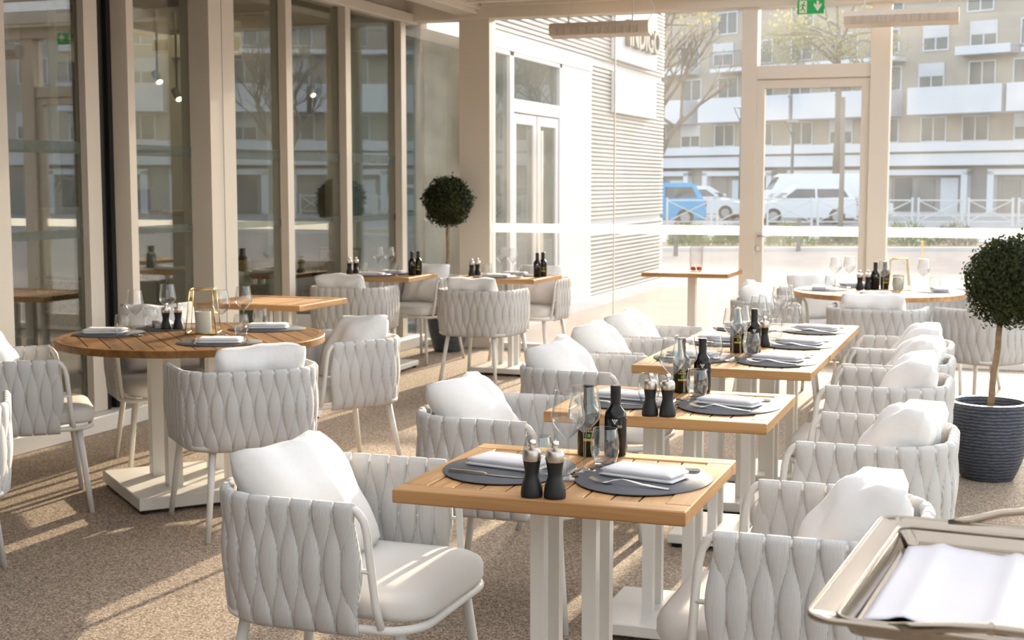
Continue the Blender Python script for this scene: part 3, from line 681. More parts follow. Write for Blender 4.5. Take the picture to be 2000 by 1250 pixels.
# ------------------------------------------------------------------ round table on the left
RT = (-3.65, 5.62)
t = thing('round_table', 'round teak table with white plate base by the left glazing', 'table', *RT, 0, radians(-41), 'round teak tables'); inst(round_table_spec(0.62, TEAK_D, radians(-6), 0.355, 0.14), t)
g = 'white woven armchairs around the left round table'
chair(-3.10, 5.15, 46, 'white woven armchair seen from behind in front of the left round table', g, (0, 31, -0.012, 0.03, -2), 'white throw pillow on the armchair in front of the left round table')
chair(-4.24, 5.09, -48, 'white woven armchair at the left side of the left round table', g, (0, 25, 0.02, 0.0, 4), 'white throw pillow cut by the left edge of the picture')
chair(-4.17, 6.17, -134, 'white woven armchair behind the left round table facing the viewer', g, (0, 28, 0.03, 0.0, 0), 'white throw pillow on the armchair behind the left round table')
chair(-3.225, 6.265, 145, 'white woven armchair on the right of the left round table', g, (0, 30, -0.012, 0.03, 6), 'white throw pillow on the armchair right of the left round table')
g2 = 'white woven armchairs at the left edge of the picture'
chair(-3.62, 3.85, 40, 'white woven armchair whose edge shows at the far left foreground', g2)
nm = 'the left round table'
def pol(r, a): return RT[0] + r * cos(radians(a)), RT[1] + r * sin(radians(a))
for a, r_, dg, na, seat, cut in ((-37, 0.35, -55, 75, 'front side', 'FN'), (188, 0.425, 205, -6, 'left side', 'f'), (142, 0.42, 130, 0, 'rear side', ''), (64, 0.42, 110, -88, 'right side', 'n')):
    x, y = pol(r_, a); place_setting(x, y, dg, nm, seat, cut, nap=na, nx=0.02)
mill(-3.915, 5.80, 'left one of the two black mills on the left round table'); mill(-3.865, 5.83, 'right one of the two black mills on the left round table')
for x, y, l in ((-3.895, 5.52, 'leftmost'), (-3.97, 5.90, 'tall middle'), (-3.52, 5.67, 'lantern-side'), (-3.55, 5.92, 'rightmost')): wine(x, y, f'{l} wine glass on the left round table')
for x, y, l in ((-3.945, 5.49, 'leftmost'), (-4.05, 5.87, 'rear left'), (-3.44, 5.71, 'front right'), (-3.50, 5.99, 'rear right')): tumbler(x, y, f'{l} water tumbler on the left round table')
LGLASS = glass('lantern_glass', 0.06, (0.97, 0.98, 0.97))
def lantern(x, y, deg, lab):
    t = thing('glass_lantern', lab, 'lantern', x, y, TZ, radians(deg), 'gold edged glass lanterns')
    b0, b1, h = 0.072, 0.053, 0.210; A = [(b0, b0), (-b0, b0), (-b0, -b0), (b0, -b0)]; B = [(b1, b1), (-b1, b1), (-b1, -b1), (b1, -b1)]
    for i in range(4):
        j = (i + 1) % 4
        obj('edge_bar', MB().tube([(*A[i], 0.003), (*B[i], h)], 0.0026, 6).mesh('edge_bar', GOLD, True), t)
        obj('bottom_bar', MB().tube([(*A[i], 0.003), (*A[j], 0.003)], 0.003, 6).mesh('bottom_bar', GOLD, True), t)
        obj('top_bar', MB().tube([(*B[i], h), (*B[j], h)], 0.003, 6).mesh('top_bar', GOLD, True), t)
        obj('pane', MB().add([(*A[i], 0.004), (*A[j], 0.004), (*B[j], h), (*B[i], h)], [(0, 1, 2, 3)]).mesh('pane', LGLASS), t)
    obj('base', bx(-b0, b0, -b0, b0, 0, 0.003, GOLD), t)
    return t
CND = [('wax', MB().lathe([(0, 0), (0.037, 0), (0.038, 0.002), (0.038, 0.098), (0.036, 0.1), (0.03, 0.096), (0, 0.094)], 22).mesh('wax', CANDLE, 40), None), ('wick', MB().tube([(0, 0, 0.094), (0.001, 0, 0.107)], 0.001, 5).mesh('wick', RUBBER), None)]
lantern(-3.665, 5.74, 22, 'gold edged glass lantern on the left round table'); put('pillar_candle', CND, 'white pillar candle inside the lantern on the left round table', 'candle', -3.665, 5.74, TZ + 0.0035)

# ------------------------------------------------------------------ tables along the left glazing
MT = [(-4.29, 7.50, 0, 'bare teak table behind the left round table', 'the bare teak table'), (-4.70, 9.93, 2, 'laid teak table beside the left glazing', 'the laid table by the left glazing'),
      (-3.72, 10.08, -2, 'laid teak table before the far corner post', 'the laid table before the corner post')]
for x, y, a, lab, nm in MT:
    t = thing('teak_table', lab, 'table', x, y, 0, radians(a), 'small square teak tables'); inst(SQ, t)
for x, y, a, lab, nm in MT[1:]:
    place_setting(x - 0.02, y - 0.13, 90, nm, 'near side', 'fn', nap=-90, nx=-0.02); place_setting(x + 0.02, y + 0.12, 90, nm, 'far side', '', nap=-90, nx=0.02)
    mill(x - 0.275, y - 0.02, f'left one of the two mills on {nm}'); mill(x - 0.255, y + 0.05, f'right one of the two mills on {nm}')
    wine(x - 0.045, y + 0.03, f'left wine glass on {nm}'); wine(x + 0.045, y + 0.04, f'right wine glass on {nm}')
    tumbler(x - 0.13, y - 0.06, f'left water tumbler on {nm}'); tumbler(x + 0.14, y - 0.09, f'right water tumbler on {nm}')
    bottle('b', x + 0.265, y - 0.02, 20, f'black bottle with white emblem on {nm}'); bottle('g', x + 0.285, y + 0.055, 25, f'dark bottle with gold print on {nm}')
g = 'white woven armchairs beside the left glazing'
chair(-4.70, 9.42, 4, 'white woven armchair seen from behind at the table beside the left glazing', g, (0, 30, -0.012, -0.03, 0), 'white throw pillow on the armchair at the glazing table')
chair(-4.64, 10.60, 166, 'white woven armchair behind the table beside the left glazing', g, (0, 30, -0.01, 0.07, 0), 'white throw pillow on the armchair behind the glazing table')
chair(-3.68, 9.47, -4, 'white woven armchair seen from behind before the corner post table', g, (3, 30, -0.012, 0, 0), 'white throw pillow with a dipped top before the corner post table')
chair(-3.73, 10.72, 176, 'white woven armchair on the far side of the corner post table', g, (0, 30, -0.01, 0, 0), 'white throw pillow on the far side of the corner post table')
# tall pedestal table with a vase
ped = [p for p in SQ if p[0] in ('end_board', 'side_board', 'slat')] + [('pedestal', MB().cbox(-0.032, 0.032, -0.032, 0.032, 0.03, TOPZ - TH, 0.003).mesh('pedestal', METAL_W), None), ('base_plate', MB().cbox(-0.2, 0.2, -0.2, 0.2, 0, 0.03, 0.004).mesh('base_plate', METAL_W), None)]
t = thing('pedestal_table', 'teak table on a single white post before the far pane', 'table', -2.50, 11.18, 0, 0); inst(ped, t)
VASE = [('cylinder', MB().lathe([(0, 0.006), (0.05, 0.006), (0.052, 0.01), (0.056, 0.19), (0.066, 0.20)], 24).mesh('cylinder', GLASSW, True), None), ('base', MB().lathe([(0, 0), (0.05, 0), (0.052, 0.005), (0, 0.0055)], 24).mesh('base', GLASSW, True), None)]
put('glass_vase', VASE, 'clear glass vase on the single post table', 'vase', -2.47, 11.18, TZ)
ROSE = princ('rose_petal', (0.75, 0.05, 0.06), 0.6)
rm = MB(); rr = random.Random(3)
for k in range(16):
    a = k * 2.4; r = 0.004 + 0.0013 * k; z = 0.022 - 0.0008 * k
    ring = [[(r * cos(a + q * 0.22), r * sin(a + q * 0.22), 0.008 + e * 0.02 + 0.004 * sin(q) + (0.004 if e else 0)) for e in (0, 1)] for q in range(-2, 3)]
    rm.loft(ring, False, False)
rose = rm.mesh('red_blossom', ROSE, True)
for dx, dy, l in ((-0.024, 0.0, 'left'), (0.022, 0.012, 'right')):
    o = obj('red_blossom', rose, None, T(-2.47 + dx, 11.18 + dy, TZ + 0.0)); tag(o, f'red blossom on the {l} inside the glass vase', 'flower', 'red blossoms in the vase')

# ------------------------------------------------------------------ round table on the far right
R2 = (-0.87, 9.55)
t = thing('round_table', 'round teak table at the far right before the door pane', 'table', *R2, 0, 0, 'round teak tables'); inst(round_table_spec(0.56, TEAK, radians(70), 0.33, 0.12), t)
g = 'white woven armchairs around the far right round table'
chair(-0.82, 8.93, -2, 'white woven armchair seen from behind before the far right round table', g, (0, 30, -0.012, 0, 0), 'white throw pillow on the armchair before the far right table')
chair(-0.17, 9.12, 52, 'white woven armchair behind the potted topiary at the right', g)
chair(-1.52, 9.28, -84, 'white woven armchair left of the far right round table', g, (0, 27, 0.0, 0, 4), 'white throw pillow on the armchair left of the far right table')
chair(-1.34, 10.28, -150, 'white woven armchair behind the far right table towards the door', g, (0, 29, -0.01, 0, 0), 'white throw pillow on the armchair towards the door')
chair(-0.42, 10.36, 150, 'white woven armchair behind the far right table towards the corner', g)
nm = 'the far right round table'
for a, seat, cut in ((-88, 'front side', ''), (-178, 'left side', 'f'), (120, 'door side', 'n'), (10, 'right side', 'f')):
    x, y = R2[0] + 0.37 * cos(radians(a)), R2[1] + 0.37 * sin(radians(a)); place_setting(x, y, a, nm, seat, cut, nap=95, nx=0.02)
mill(-1.0, 9.60, 'left one of the two mills on the far right round table'); mill(-0.95, 9.64, 'right one of the two mills on the far right round table')
bottle('b', -0.905, 9.66, 20, 'black bottle with white emblem on the far right round table'); bottle('g', -0.85, 9.74, 20, 'dark bottle with gold print on the far right round table')
lantern(-0.755, 9.68, 10, 'gold edged glass lantern on the far right round table'); put('pillar_candle', CND, 'white pillar candle inside the far right lantern', 'candle', -0.755, 9.68, TZ + 0.0035)
for x, y, l in ((-1.17, 9.66, 'leftmost'), (-1.09, 9.76, 'second from the left'), (-0.83, 9.42, 'front'), (-0.59, 9.60, 'rightmost')): wine(x, y, f'{l} wine glass on the far right round table')
for x, y, l in ((-1.19, 9.56, 'left'), (-1.0, 9.83, 'rear'), (-0.74, 9.43, 'front'), (-0.52, 9.68, 'right')): tumbler(x, y, f'{l} water tumbler on the far right round table')

# ------------------------------------------------------------------ topiaries
def topiary(x, y, rball, zball, trunk_r, hp, rp, lean, bx_, lab, seed, nleaf=5200, ls=0.014):
    rnd = random.Random(seed); t = thing('potted_topiary', lab, 'potted plant', x, y, 0, 0, 'ball topiaries in dark pots')
    prof = [(0, 0), (rp * 0.62, 0), (rp * 0.66, 0.006)] + smooth_prof([(rp * 0.68, 0.012), (rp * 0.88, hp * 0.28), (rp * 0.985, hp * 0.55), (rp, hp * 0.86), (rp, hp * 0.985)], 4) + [(rp - 0.004, hp), (rp - 0.022, hp), (rp - 0.026, hp - 0.006), (rp - 0.03, hp - 0.07), (0, hp - 0.07)]
    pot = obj('pot', MB().lathe(prof, 40).mesh('pot', POTM, 40), t)
    obj('rim', MB().lathe([(rp - 0.024, hp), (rp - 0.024, hp + 0.0015), (rp - 0.002, hp + 0.0015), (rp - 0.002, hp)], 40).mesh('rim', princ_once('pot_rim'), 40), pot)
    obj('soil', MB().lathe([(0, hp - 0.03), (rp * 0.5, hp - 0.036), (rp - 0.03, hp - 0.045), (rp - 0.028, hp - 0.06)], 30).mesh('soil', SOIL, True), t)
    pts = [(lean * k / 8 + 0.003 * sin(k * 1.7), 0.003 * sin(k * 2.1), hp - 0.05 + (zball - rball * 0.6 - hp + 0.05) * k / 8) for k in range(9)]
    obj('trunk', MB().tube(pts, [trunk_r * (1.15 - 0.03 * k) for k in range(9)], 10).mesh('trunk', BARK, True), t)
    cx = bx_
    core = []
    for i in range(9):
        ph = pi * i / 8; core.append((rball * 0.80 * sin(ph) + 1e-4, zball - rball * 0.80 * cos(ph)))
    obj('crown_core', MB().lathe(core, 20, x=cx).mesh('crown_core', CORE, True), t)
    m = MB()
    for k in range(nleaf):
        zz = rnd.uniform(-1, 1); a = rnd.uniform(0, 2 * pi); q = sqrt(1 - zz * zz)
        d = Vector((q * cos(a), q * sin(a), zz)); lump = 1 + 0.05 * sin(5 * a + 3 * zz) + 0.05 * sin(7 * zz + 2 * a)
        r = rball * lump * (0.74 + 0.26 * rnd.random() ** 0.55) + (0.03 * rnd.random() if rnd.random() < 0.12 else 0)
        p = Vector((cx, 0, zball)) + d * r
        n = (d + Vector((rnd.gauss(0, .6), rnd.gauss(0, .6), rnd.gauss(0, .6)))).normalized()
        u = n.orthogonal().normalized(); u = (Matrix.Rotation(rnd.uniform(0, 6.28), 3, n) @ u); w = n.cross(u); s = ls * rnd.uniform(0.7, 1.3)
        m.add([p - u * s, p + w * s * 0.5 + n * s * 0.15, p + u * s, p - w * s * 0.5 + n * s * 0.15], [(0, 1, 2, 3)])
    obj('foliage', m.mesh('foliage', LEAF, fix=False), t, kind='stuff')
    return t
def princ_once(name):
    return MATS.get(name) or princ(name, (0.30, 0.30, 0.30), 0.5)
topiary(-0.112, 7.25, 0.222, 0.985, 0.0155, 0.385, 0.192, 0.045, 0.085, 'ball topiary in a dark ribbed pot at the right edge', 11, 9000, 0.011)
topiary(-4.68, 11.22, 0.215, 1.31, 0.014, 0.56, 0.185, 0.0, 0.0, 'ball topiary in a tall slate pot in the far corner', 12, 6500, 0.013)

# ------------------------------------------------------------------ heaters and exit sign
HEAT = princ('heater_paint', (0.60, 0.53, 0.45), 0.4); HGR = princ('heater_grille', (0.52, 0.46, 0.39), 0.45)
def heater(x, y, lab):
    t = thing('infrared_heater', lab, 'heater', x, y, 2.675, 0, 'hanging infrared heaters'); L = 0.42
    prof = [(-0.055, 0.10), (-0.075, 0.06), (-0.06, 0.0), (0.05, -0.02), (0.075, 0.05), (0.06, 0.11)]
    obj('housing', MB().prism(prof, 'x', -L, L).mesh('housing', HEAT), t)
    for k in range(12):
        q = -L + 0.08 + k * (2 * L - 0.16) / 11
        obj('grille_bar', MB().box(q - 0.006, q + 0.006, -0.084, -0.066, 0.004, 0.062, T(0, 0, 0, 0, 0.0)).mesh('grille_bar', HGR), t)
    for sx in (-1, 1): obj('hanger', MB().tube([(sx * 0.27, 0, 0.10), (sx * 0.275, 0.01, 0.17), (sx * 0.27, 0.0, 0.40)], 0.006, 6).mesh('hanger', METAL_W, True), t)
    obj('cable', MB().tube([(L - 0.02, 0.02, 0.1), (L + 0.03, 0.03, 0.2), (L - 0.02, 0.03, 0.29), (L - 0.05, 0.03, 0.43)], 0.004, 6).mesh('cable', METAL_W, True), t)
heater(-3.28, 11.12, 'beige infrared heater hanging before the ribbed facade'); heater(-0.90, 11.12, 'beige infrared heater hanging right of the exit sign')
GREEN = princ('exit_green', (0.01, 0.22, 0.055), 0.4, emit=((0.01, 0.30, 0.07), 0.25)); EXW = princ('exit_pale', (0.80, 0.80, 0.66), 0.5)
t = thing('exit_sign', 'green exit sign with running figure and down arrow', 'sign', -1.625, 11.44, 2.865)
obj('panel', MB().cbox(-0.105, 0.105, -0.012, 0.012, -0.055, 0.055, 0.002).mesh('panel', GREEN), t)
obj('hanger', bx(-0.01, 0.01, 0.012, 0.05, 0.0, 0.05, METAL_W), t)
m = MB(); m.box(-0.09, -0.03, -0.0135, -0.012, -0.048, 0.048); obj('pictogram_field', m.mesh('field', EXW), t)
m = MB(); yy = -0.0145
def stroke(pts, w):
    for (a, b), (c, d) in zip(pts, pts[1:]):
        l = math.hypot(c - a, d - b); nx, nz = -(d - b) / l * w, (c - a) / l * w
        m.add([(a + nx, yy, b + nz), (c + nx, yy, d + nz), (c - nx, yy, d - nz), (a - nx, yy, b - nz)], [(0, 1, 2, 3)])
m.add([(-0.053 + 0.007 * cos(k * pi / 5), yy, 0.033 + 0.007 * sin(k * pi / 5)) for k in range(10)], [tuple(range(10))])
stroke([(-0.057, 0.022), (-0.064, -0.004)], 0.006); stroke([(-0.064, -0.004), (-0.052, -0.02), (-0.044, -0.038)], 0.0035); stroke([(-0.064, -0.004), (-0.068, -0.022), (-0.082, -0.024)], 0.0035)
stroke([(-0.057, 0.02), (-0.047, 0.008), (-0.038, 0.008)], 0.0028); stroke([(-0.057, 0.022), (-0.073, 0.018), (-0.082, 0.006)], 0.0028)
obj('running_figure', m.mesh('figure', GREEN, fix=False), t)
m = MB(); m.add([(0.045, -0.0135, 0.045), (0.065, -0.0135, 0.045), (0.065, -0.0135, 0.012), (0.085, -0.0135, 0.028), (0.085, -0.0135, 0.008), (0.055, -0.0135, -0.038), (0.025, -0.0135, 0.008), (0.025, -0.0135, 0.028), (0.045, -0.0135, 0.012)], [(0, 1, 2, 8), (8, 2, 5), (2, 3, 4, 5), (8, 5, 6, 7)])
obj('arrow', m.mesh('arrow', EXW, fix=False), t)

# ------------------------------------------------------------------ silver tray on its stand
TRX, TRY, TRZ = 0.027, 1.818, 0.945
t = thing('silver_tray', 'silver serving tray with raised handles at the lower right', 'tray', TRX, TRY, TRZ, radians(-4.2))
hx, hy = 0.225, 0.268
def rr_(i, z, r=0.03): return [(x, y, z) for x, y in rrect(-hx + i, hx - i, -hy + i, hy - i, max(r - i * 0.3, 0.012), 5)]
rings = [rr_(0, 0.022), rr_(0.0, 0.026), rr_(0.004, 0.028), rr_(0.030, 0.020), rr_(0.033, 0.017), rr_(0.042, 0.0), rr_(0.046, -0.002)]
obj('dish', MB().loft(rings, False).add(rr_(0.046, -0.002), [tuple(range(24))]).mesh('dish', SILVER, 35), t)
obj('rim_bead', MB().tube([(x, y, 0.026) for x, y, z in rr_(0.001, 0)], 0.004, 8, closed=True).mesh('rim_bead', SILVER, True), t)
obj('inner_bead', MB().tube([(x, y, 0.021) for x, y, z in rr_(0.030, 0)], 0.0032, 8, closed=True).mesh('inner_bead', SILVER, True), t)
for s in (-1, 1):
    hp = [(-0.13, s * (hy - 0.006), 0.027), (-0.10, s * (hy + 0.002), 0.031), (-0.06, s * (hy + 0.018), 0.042), (-0.02, s * (hy + 0.024), 0.048), (0.02, s * (hy + 0.024), 0.048), (0.06, s * (hy + 0.018), 0.042), (0.10, s * (hy + 0.002), 0.031), (0.13, s * (hy - 0.006), 0.027)]
    h = obj('handle', MB().tube(hp, [0.004, 0.007, 0.006, 0.0055, 0.0055, 0.006, 0.007, 0.004], 10).mesh('handle', SILVER, True), t)
    for q in (-0.02, 0.02): obj('handle_ring', MB().tube([(q - 0.003, s * (hy + 0.024), 0.048), (q + 0.003, s * (hy + 0.024), 0.048)], 0.0075, 10).mesh('handle_ring', SILVER, 40), h)
m = MB(); nx, ny = 44, 16; v = []; f = []
for i in range(nx + 1):
    for j in range(ny + 1):
        u, w_ = i / nx, j / ny; x = -0.176 + 0.352 * u; y = -0.175 + 0.365 * w_ + 0.010 * sin(u * 3)
        crease = 0.005 * math.exp(-((u - 0.13) / 0.035) ** 2) + 0.007 * math.exp(-((u - 0.42) / 0.035) ** 2) + 0.006 * math.exp(-((u - 0.74) / 0.035) ** 2)
        edge = 0.006 * (abs(w_ - 0.5) * 2) ** 6 * (0.5 + 0.5 * sin(u * 11))
        v.append((x, y, 0.0015 + crease + edge))
for i in range(nx):
    for j in range(ny): a = i * (ny + 1) + j; f.append((a, a + ny + 1, a + ny + 2, a + 1))
mm = MB(); mm.v, mm.f = v, f
me = mm.mesh('tray_cloth', princ('tray_cloth', (0.80, 0.79, 0.83), 0.85, spec=0.15, bump=(30, 0.15, 0.002)), True, fix=False)
o = obj('tray_cloth', me, None, T(TRX, TRY, TRZ + 0.0, radians(-4.2))); tag(o, 'creased white cloth lying in the silver tray', 'cloth'); o.modifiers.new('thick', 'SOLIDIFY').thickness = 0.0012
t = thing('tray_stand', 'dark folding stand under the silver tray', 'stand', TRX, TRY, 0, radians(-4.2)); SW = princ('stand_wood', (0.10, 0.06, 0.035), 0.5)
for sx in (-1, 1):
    for sy in (-1, 1): obj('leg', MB().tube([(sx * 0.10, sy * 0.19, 0.0), (-sx * 0.10, sy * 0.18, TRZ - 0.016)], 0.013, 8).mesh('leg', SW, True), t)
    obj('top_bar', MB().tube([(sx * 0.10, -0.2, TRZ - 0.016), (sx * 0.10, 0.2, TRZ - 0.016)], 0.0125, 8).mesh('top_bar', SW, True), t)
    obj('foot_bar', MB().tube([(sx * 0.10, -0.2, 0.014), (sx * 0.10, 0.2, 0.014)], 0.0125, 8).mesh('foot_bar', SW, True), t)

# ------------------------------------------------------------------ restaurant behind the left glazing
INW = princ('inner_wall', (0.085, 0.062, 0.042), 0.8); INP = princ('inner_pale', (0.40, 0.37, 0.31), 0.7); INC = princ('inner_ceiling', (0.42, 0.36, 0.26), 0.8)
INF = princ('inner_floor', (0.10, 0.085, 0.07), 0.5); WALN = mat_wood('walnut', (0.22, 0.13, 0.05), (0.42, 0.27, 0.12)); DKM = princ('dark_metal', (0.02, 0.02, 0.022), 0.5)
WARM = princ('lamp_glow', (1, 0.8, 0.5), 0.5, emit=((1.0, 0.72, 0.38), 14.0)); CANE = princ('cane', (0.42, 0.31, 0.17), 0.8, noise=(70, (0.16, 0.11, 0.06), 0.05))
XB, YE = -11.0, 15.2
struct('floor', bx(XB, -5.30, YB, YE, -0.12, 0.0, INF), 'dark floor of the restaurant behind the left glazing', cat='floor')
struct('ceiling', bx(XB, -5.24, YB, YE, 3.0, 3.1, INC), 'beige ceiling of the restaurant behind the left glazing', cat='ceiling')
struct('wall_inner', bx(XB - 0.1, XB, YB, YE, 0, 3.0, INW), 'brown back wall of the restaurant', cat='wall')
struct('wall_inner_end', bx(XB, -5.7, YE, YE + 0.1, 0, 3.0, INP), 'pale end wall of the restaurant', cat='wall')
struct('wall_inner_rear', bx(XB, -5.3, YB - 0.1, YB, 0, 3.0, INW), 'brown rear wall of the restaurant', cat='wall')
for k, (x, y, wx, wy, m, lab) in enumerate(((-7.1, 8.62, 0.2, 0.16, INW, 'brown inner column seen through the dark door leaf'), (-7.1, 8.83, 0.2, 0.045, INP, 'pale edge of the brown inner column'),
                                          (-6.5, 11.35, 0.12, 0.26, INP, 'broad pale inner column right of the broad post'), (-6.4, 12.55, 0.1, 0.12, INP, 'slim pale inner column behind the third pane'), (-8.2, 12.0, 0.1, 0.6, INP, 'pale inner partition deep in the restaurant'))):
    struct('trim_%d' % (40 + k), bx(x - wx, x + wx, y - wy, y + wy, 0, 3.0, m), lab, cat='column')
struct('trim_50', MB().cbox(XB, -5.7, 12.2, 12.35, 2.72, 3.0, 0.01).mesh('bulkhead', INP), 'pale ceiling bulkhead inside the restaurant', cat='beam')
t = thing('planter_box', 'pale planter box with spiky plants behind the dark door leaf', 'planter', -6.95, 8.95)
obj('box', MB().cbox(-0.14, 0.14, -0.4, 0.4, 0, 1.28, 0.01).mesh('box', INP), t)
m = MB(); rr = random.Random(5)
for k in range(46):
    y = rr.uniform(-0.36, 0.36); a = rr.uniform(-0.5, 0.5); h = rr.uniform(0.15, 0.34); b = rr.uniform(-0.12, 0.12)
    m.loft([[(b * q * q - 0.008 * (1 - q * 0.8), y + a * h * q * q, 1.26 + h * q), (b * q * q + 0.008 * (1 - q * 0.8), y + a * h * q * q + 0.004, 1.26 + h * q), (b * q * q, y + a * h * q * q + 0.006, 1.26 + h * q)] for q in (0, 0.4, 0.75, 1)])
obj('foliage', m.mesh('foliage', princ('inner_plant', (0.07, 0.10, 0.03), 0.6)), t, kind='stuff')
def wood_table(x, y, lx, ly, lab):
    t = thing('dining_table', lab, 'table', x, y, 0, 0, 'dark restaurant tables')
    n = 4
    for k in range(n): obj('board', plank(ly, lx / n - 0.002, 0.045, WALN, 0.003, 'board'), t, T(-lx / 2 + lx * (k + 0.5) / n, 0, 0.735, pi / 2))
    for sx in (-1, 1):
        for sy in (-1, 1): obj('leg', bx(sx * (lx / 2 - 0.06) - 0.025, sx * (lx / 2 - 0.06) + 0.025, sy * (ly / 2 - 0.06) - 0.025, sy * (ly / 2 - 0.06) + 0.025, 0, 0.712, DKM), t)
wood_table(-6.25, 6.95, 0.8, 0.9, 'wooden table behind the dark door leaf'); wood_table(-6.35, 10.6, 0.8, 1.5, 'wooden table behind the pane right of the broad post'); wood_table(-6.5, 4.4, 0.8, 1.2, 'wooden table deep behind the near left pane')
def cane_chair(x, y, deg, lab):
    t = thing('cane_chair', lab, 'chair', x, y, 0, radians(deg), 'cane chairs inside the restaurant')
    obj('seat', MB().cbox(-0.23, 0.23, -0.22, 0.22, 0.42, 0.47, 0.01).mesh('seat', DKM), t)
    obj('back_panel', MB().cbox(-0.20, 0.20, -0.225, -0.21, 0.50, 0.80, 0.004).mesh('back_panel', CANE), t)
    obj('back_frame', MB().tube([(-0.22, -0.22, 0.45), (-0.22, -0.24, 0.82), (0.22, -0.24, 0.82), (0.22, -0.22, 0.45)], 0.016, 8).mesh('back_frame', DKM, True), t)
    for sx in (-1, 1):
        obj('arm', MB().tube([(sx * 0.22, -0.23, 0.66), (sx * 0.25, 0.0, 0.68), (sx * 0.24, 0.19, 0.64), (sx * 0.21, 0.2, 0.46)], 0.014, 8).mesh('arm', DKM, True), t)
        for sy in (-1, 1): obj('leg', MB().tube([(sx * 0.2, sy * 0.19, 0.42), (sx * 0.23, sy * 0.22, 0)], 0.016, 8).mesh('leg', DKM, True), t)
cane_chair(-6.15, 7.62, 175, 'cane backed dark chair behind the dark door leaf'); cane_chair(-7.0, 9.75, -90, 'cane backed dark chair beyond the inner wooden table'); cane_chair(-6.3, 12.1, 180, 'cane backed dark chair at the end of the inner table')
t = thing('service_counter', 'pale service counter inside the restaurant', 'counter', -7.5, 10.8)
obj('body', bx(-0.25, 0.25, -0.75, 0.75, 0, 1.16, INP), t); obj('worktop', MB().cbox(-0.3, 0.3, -0.8, 0.8, 1.16, 1.21, 0.005).mesh('worktop', WALN), t)
t = thing('laptop', 'open dark laptop on the service counter', 'laptop', -7.4, 10.62, 1.211, radians(65))
obj('keyboard', MB().cbox(-0.15, 0.15, -0.1, 0.1, 0, 0.012, 0.003).mesh('keyboard', DKM), t); obj('screen', MB().box(-0.15, 0.15, 0.095, 0.105, 0.012, 0.2).mesh('screen', DKM), t)
t = thing('storage_shelf', 'dark shelf with pale boxes high in the restaurant', 'shelf', -8.0, 9.85); obj('board', bx(-0.2, 0.2, -0.6, 0.6, 2.38, 2.42, DKM), t); obj('back', bx(-0.22, -0.2, -0.6, 0.6, 2.0, 2.8, DKM), t)
for k, y in enumerate((-0.45, -0.15, 0.02)):
    o = obj('storage_box', MB().cbox(-7.98 - 0.1, -7.98 + 0.1, 9.85 + y - 0.06, 9.85 + y + 0.06, 2.421, 2.56, 0.004).mesh('storage_box', INP)); tag(o, ('left', 'middle', 'right')[k] + ' pale box on the high dark shelf', 'box', 'pale boxes on the high shelf')
def spot(x, y, z, lab):
    t = thing('spotlight', lab, 'spotlight', x, y, z, 0, 'black ceiling spotlights'); d = Vector((0.62, -0.35, -0.7)).normalized(); p = Vector((0, 0, 0))
    obj('stem', MB().tube([(0, 0, 3.0 - z), (0, 0, 0.05)], 0.01, 6).mesh('stem', DKM), t)
    obj('can', MB().tube([p - d * 0.06, p + d * 0.06], 0.032, 12).mesh('can', DKM, 40), t)
    obj('lamp', MB().tube([p + d * 0.058, p + d * 0.063], 0.026, 12).mesh('lamp', WARM, 40), t)
for x, y, z, l in ((-7.0, 10.62, 2.24, 'lit black spotlight behind the pane left of the broad post'), (-7.0, 10.33, 2.37, 'dim black spotlight left of the lit one'), (-7.0, 13.1, 2.42, 'left black spotlight behind the third pane'), (-7.0, 13.8, 2.36, 'right black spotlight behind the third pane')): spot(x, y, z, l)
for k, (x, y, e) in enumerate(((-8.0, 7.5, 13), (-8.0, 11.5, 28))):  # unseen area lights added to brighten the restaurant interior
    ld = bpy.data.lights.new('fill_light', 'AREA'); ld.shape = 'RECTANGLE'; ld.size = 2.5; ld.size_y = 2.5; ld.energy = e; ld.color = (1.0, 0.80, 0.55)
    lo = bpy.data.objects.new('fill_light', ld); COL.objects.link(lo); lo.location = (x, y, 2.95)
    t = thing('fill_light_frame', ('near', 'far')[k] + ' square frame round an added fill light inside the restaurant', 'fill light frame', x, y, 2.96, 0, 'frames of the added fill lights in the restaurant')  # made-up frame housing the added fill light
    for a, b_ in ((0, 1), (0, -1), (1, 1), (1, -1)): obj('frame_bar', bx(-1.3, 1.3, b_ * 1.28 - 0.03, b_ * 1.28 + 0.03, -0.02, 0.038, DKM), t, T(0, 0, 0, a * pi / 2))

# ------------------------------------------------------------------ facade continuing outside
RIBM = princ('cladding', (0.50, 0.475, 0.44), 0.6, spec=0.2); WHT = princ('white_panel', (0.60, 0.60, 0.61), 0.5); GREYG = princ('shop_inside', (0.34, 0.37, 0.36), 0.8)
b = thing('ribbed_annex', 'white annex with ribbed cladding and glazed entrance beyond the far pane', 'building', 0, 0, 0); XA = -5.12
obj('core', bx(-9.5, XA - 0.012, 16.9, 20.66, -0.1, 5.2, WHT), b); obj('upper_wall', bx(-9.5, XA - 0.012, 11.72, 16.9, 3.02, 5.2, WHT), b)
obj('reveal', bx(-9.5, XA + 0.03, 15.72, 16.9, -0.1, 2.97, WHT), b); obj('fascia', bx(XA - 0.4, XA + 0.04, 11.72, 16.9, 2.85, 3.02, WHT), b)
obj('soffit', bx(-6.0, XA, 11.72, 13.3, 2.93, 3.0, WHT), b)
def rib(L): return MB().loft([[(XA - 0.012, y, -0.020), (XA + 0.012, y, -0.020), (XA + 0.026, y, -0.010), (XA + 0.020, y, 0.018), (XA - 0.012, y, 0.022)] for y in (0, L)]).mesh('cladding_rib', RIBM)
rl, ru = rib(3.78), rib(8.94)
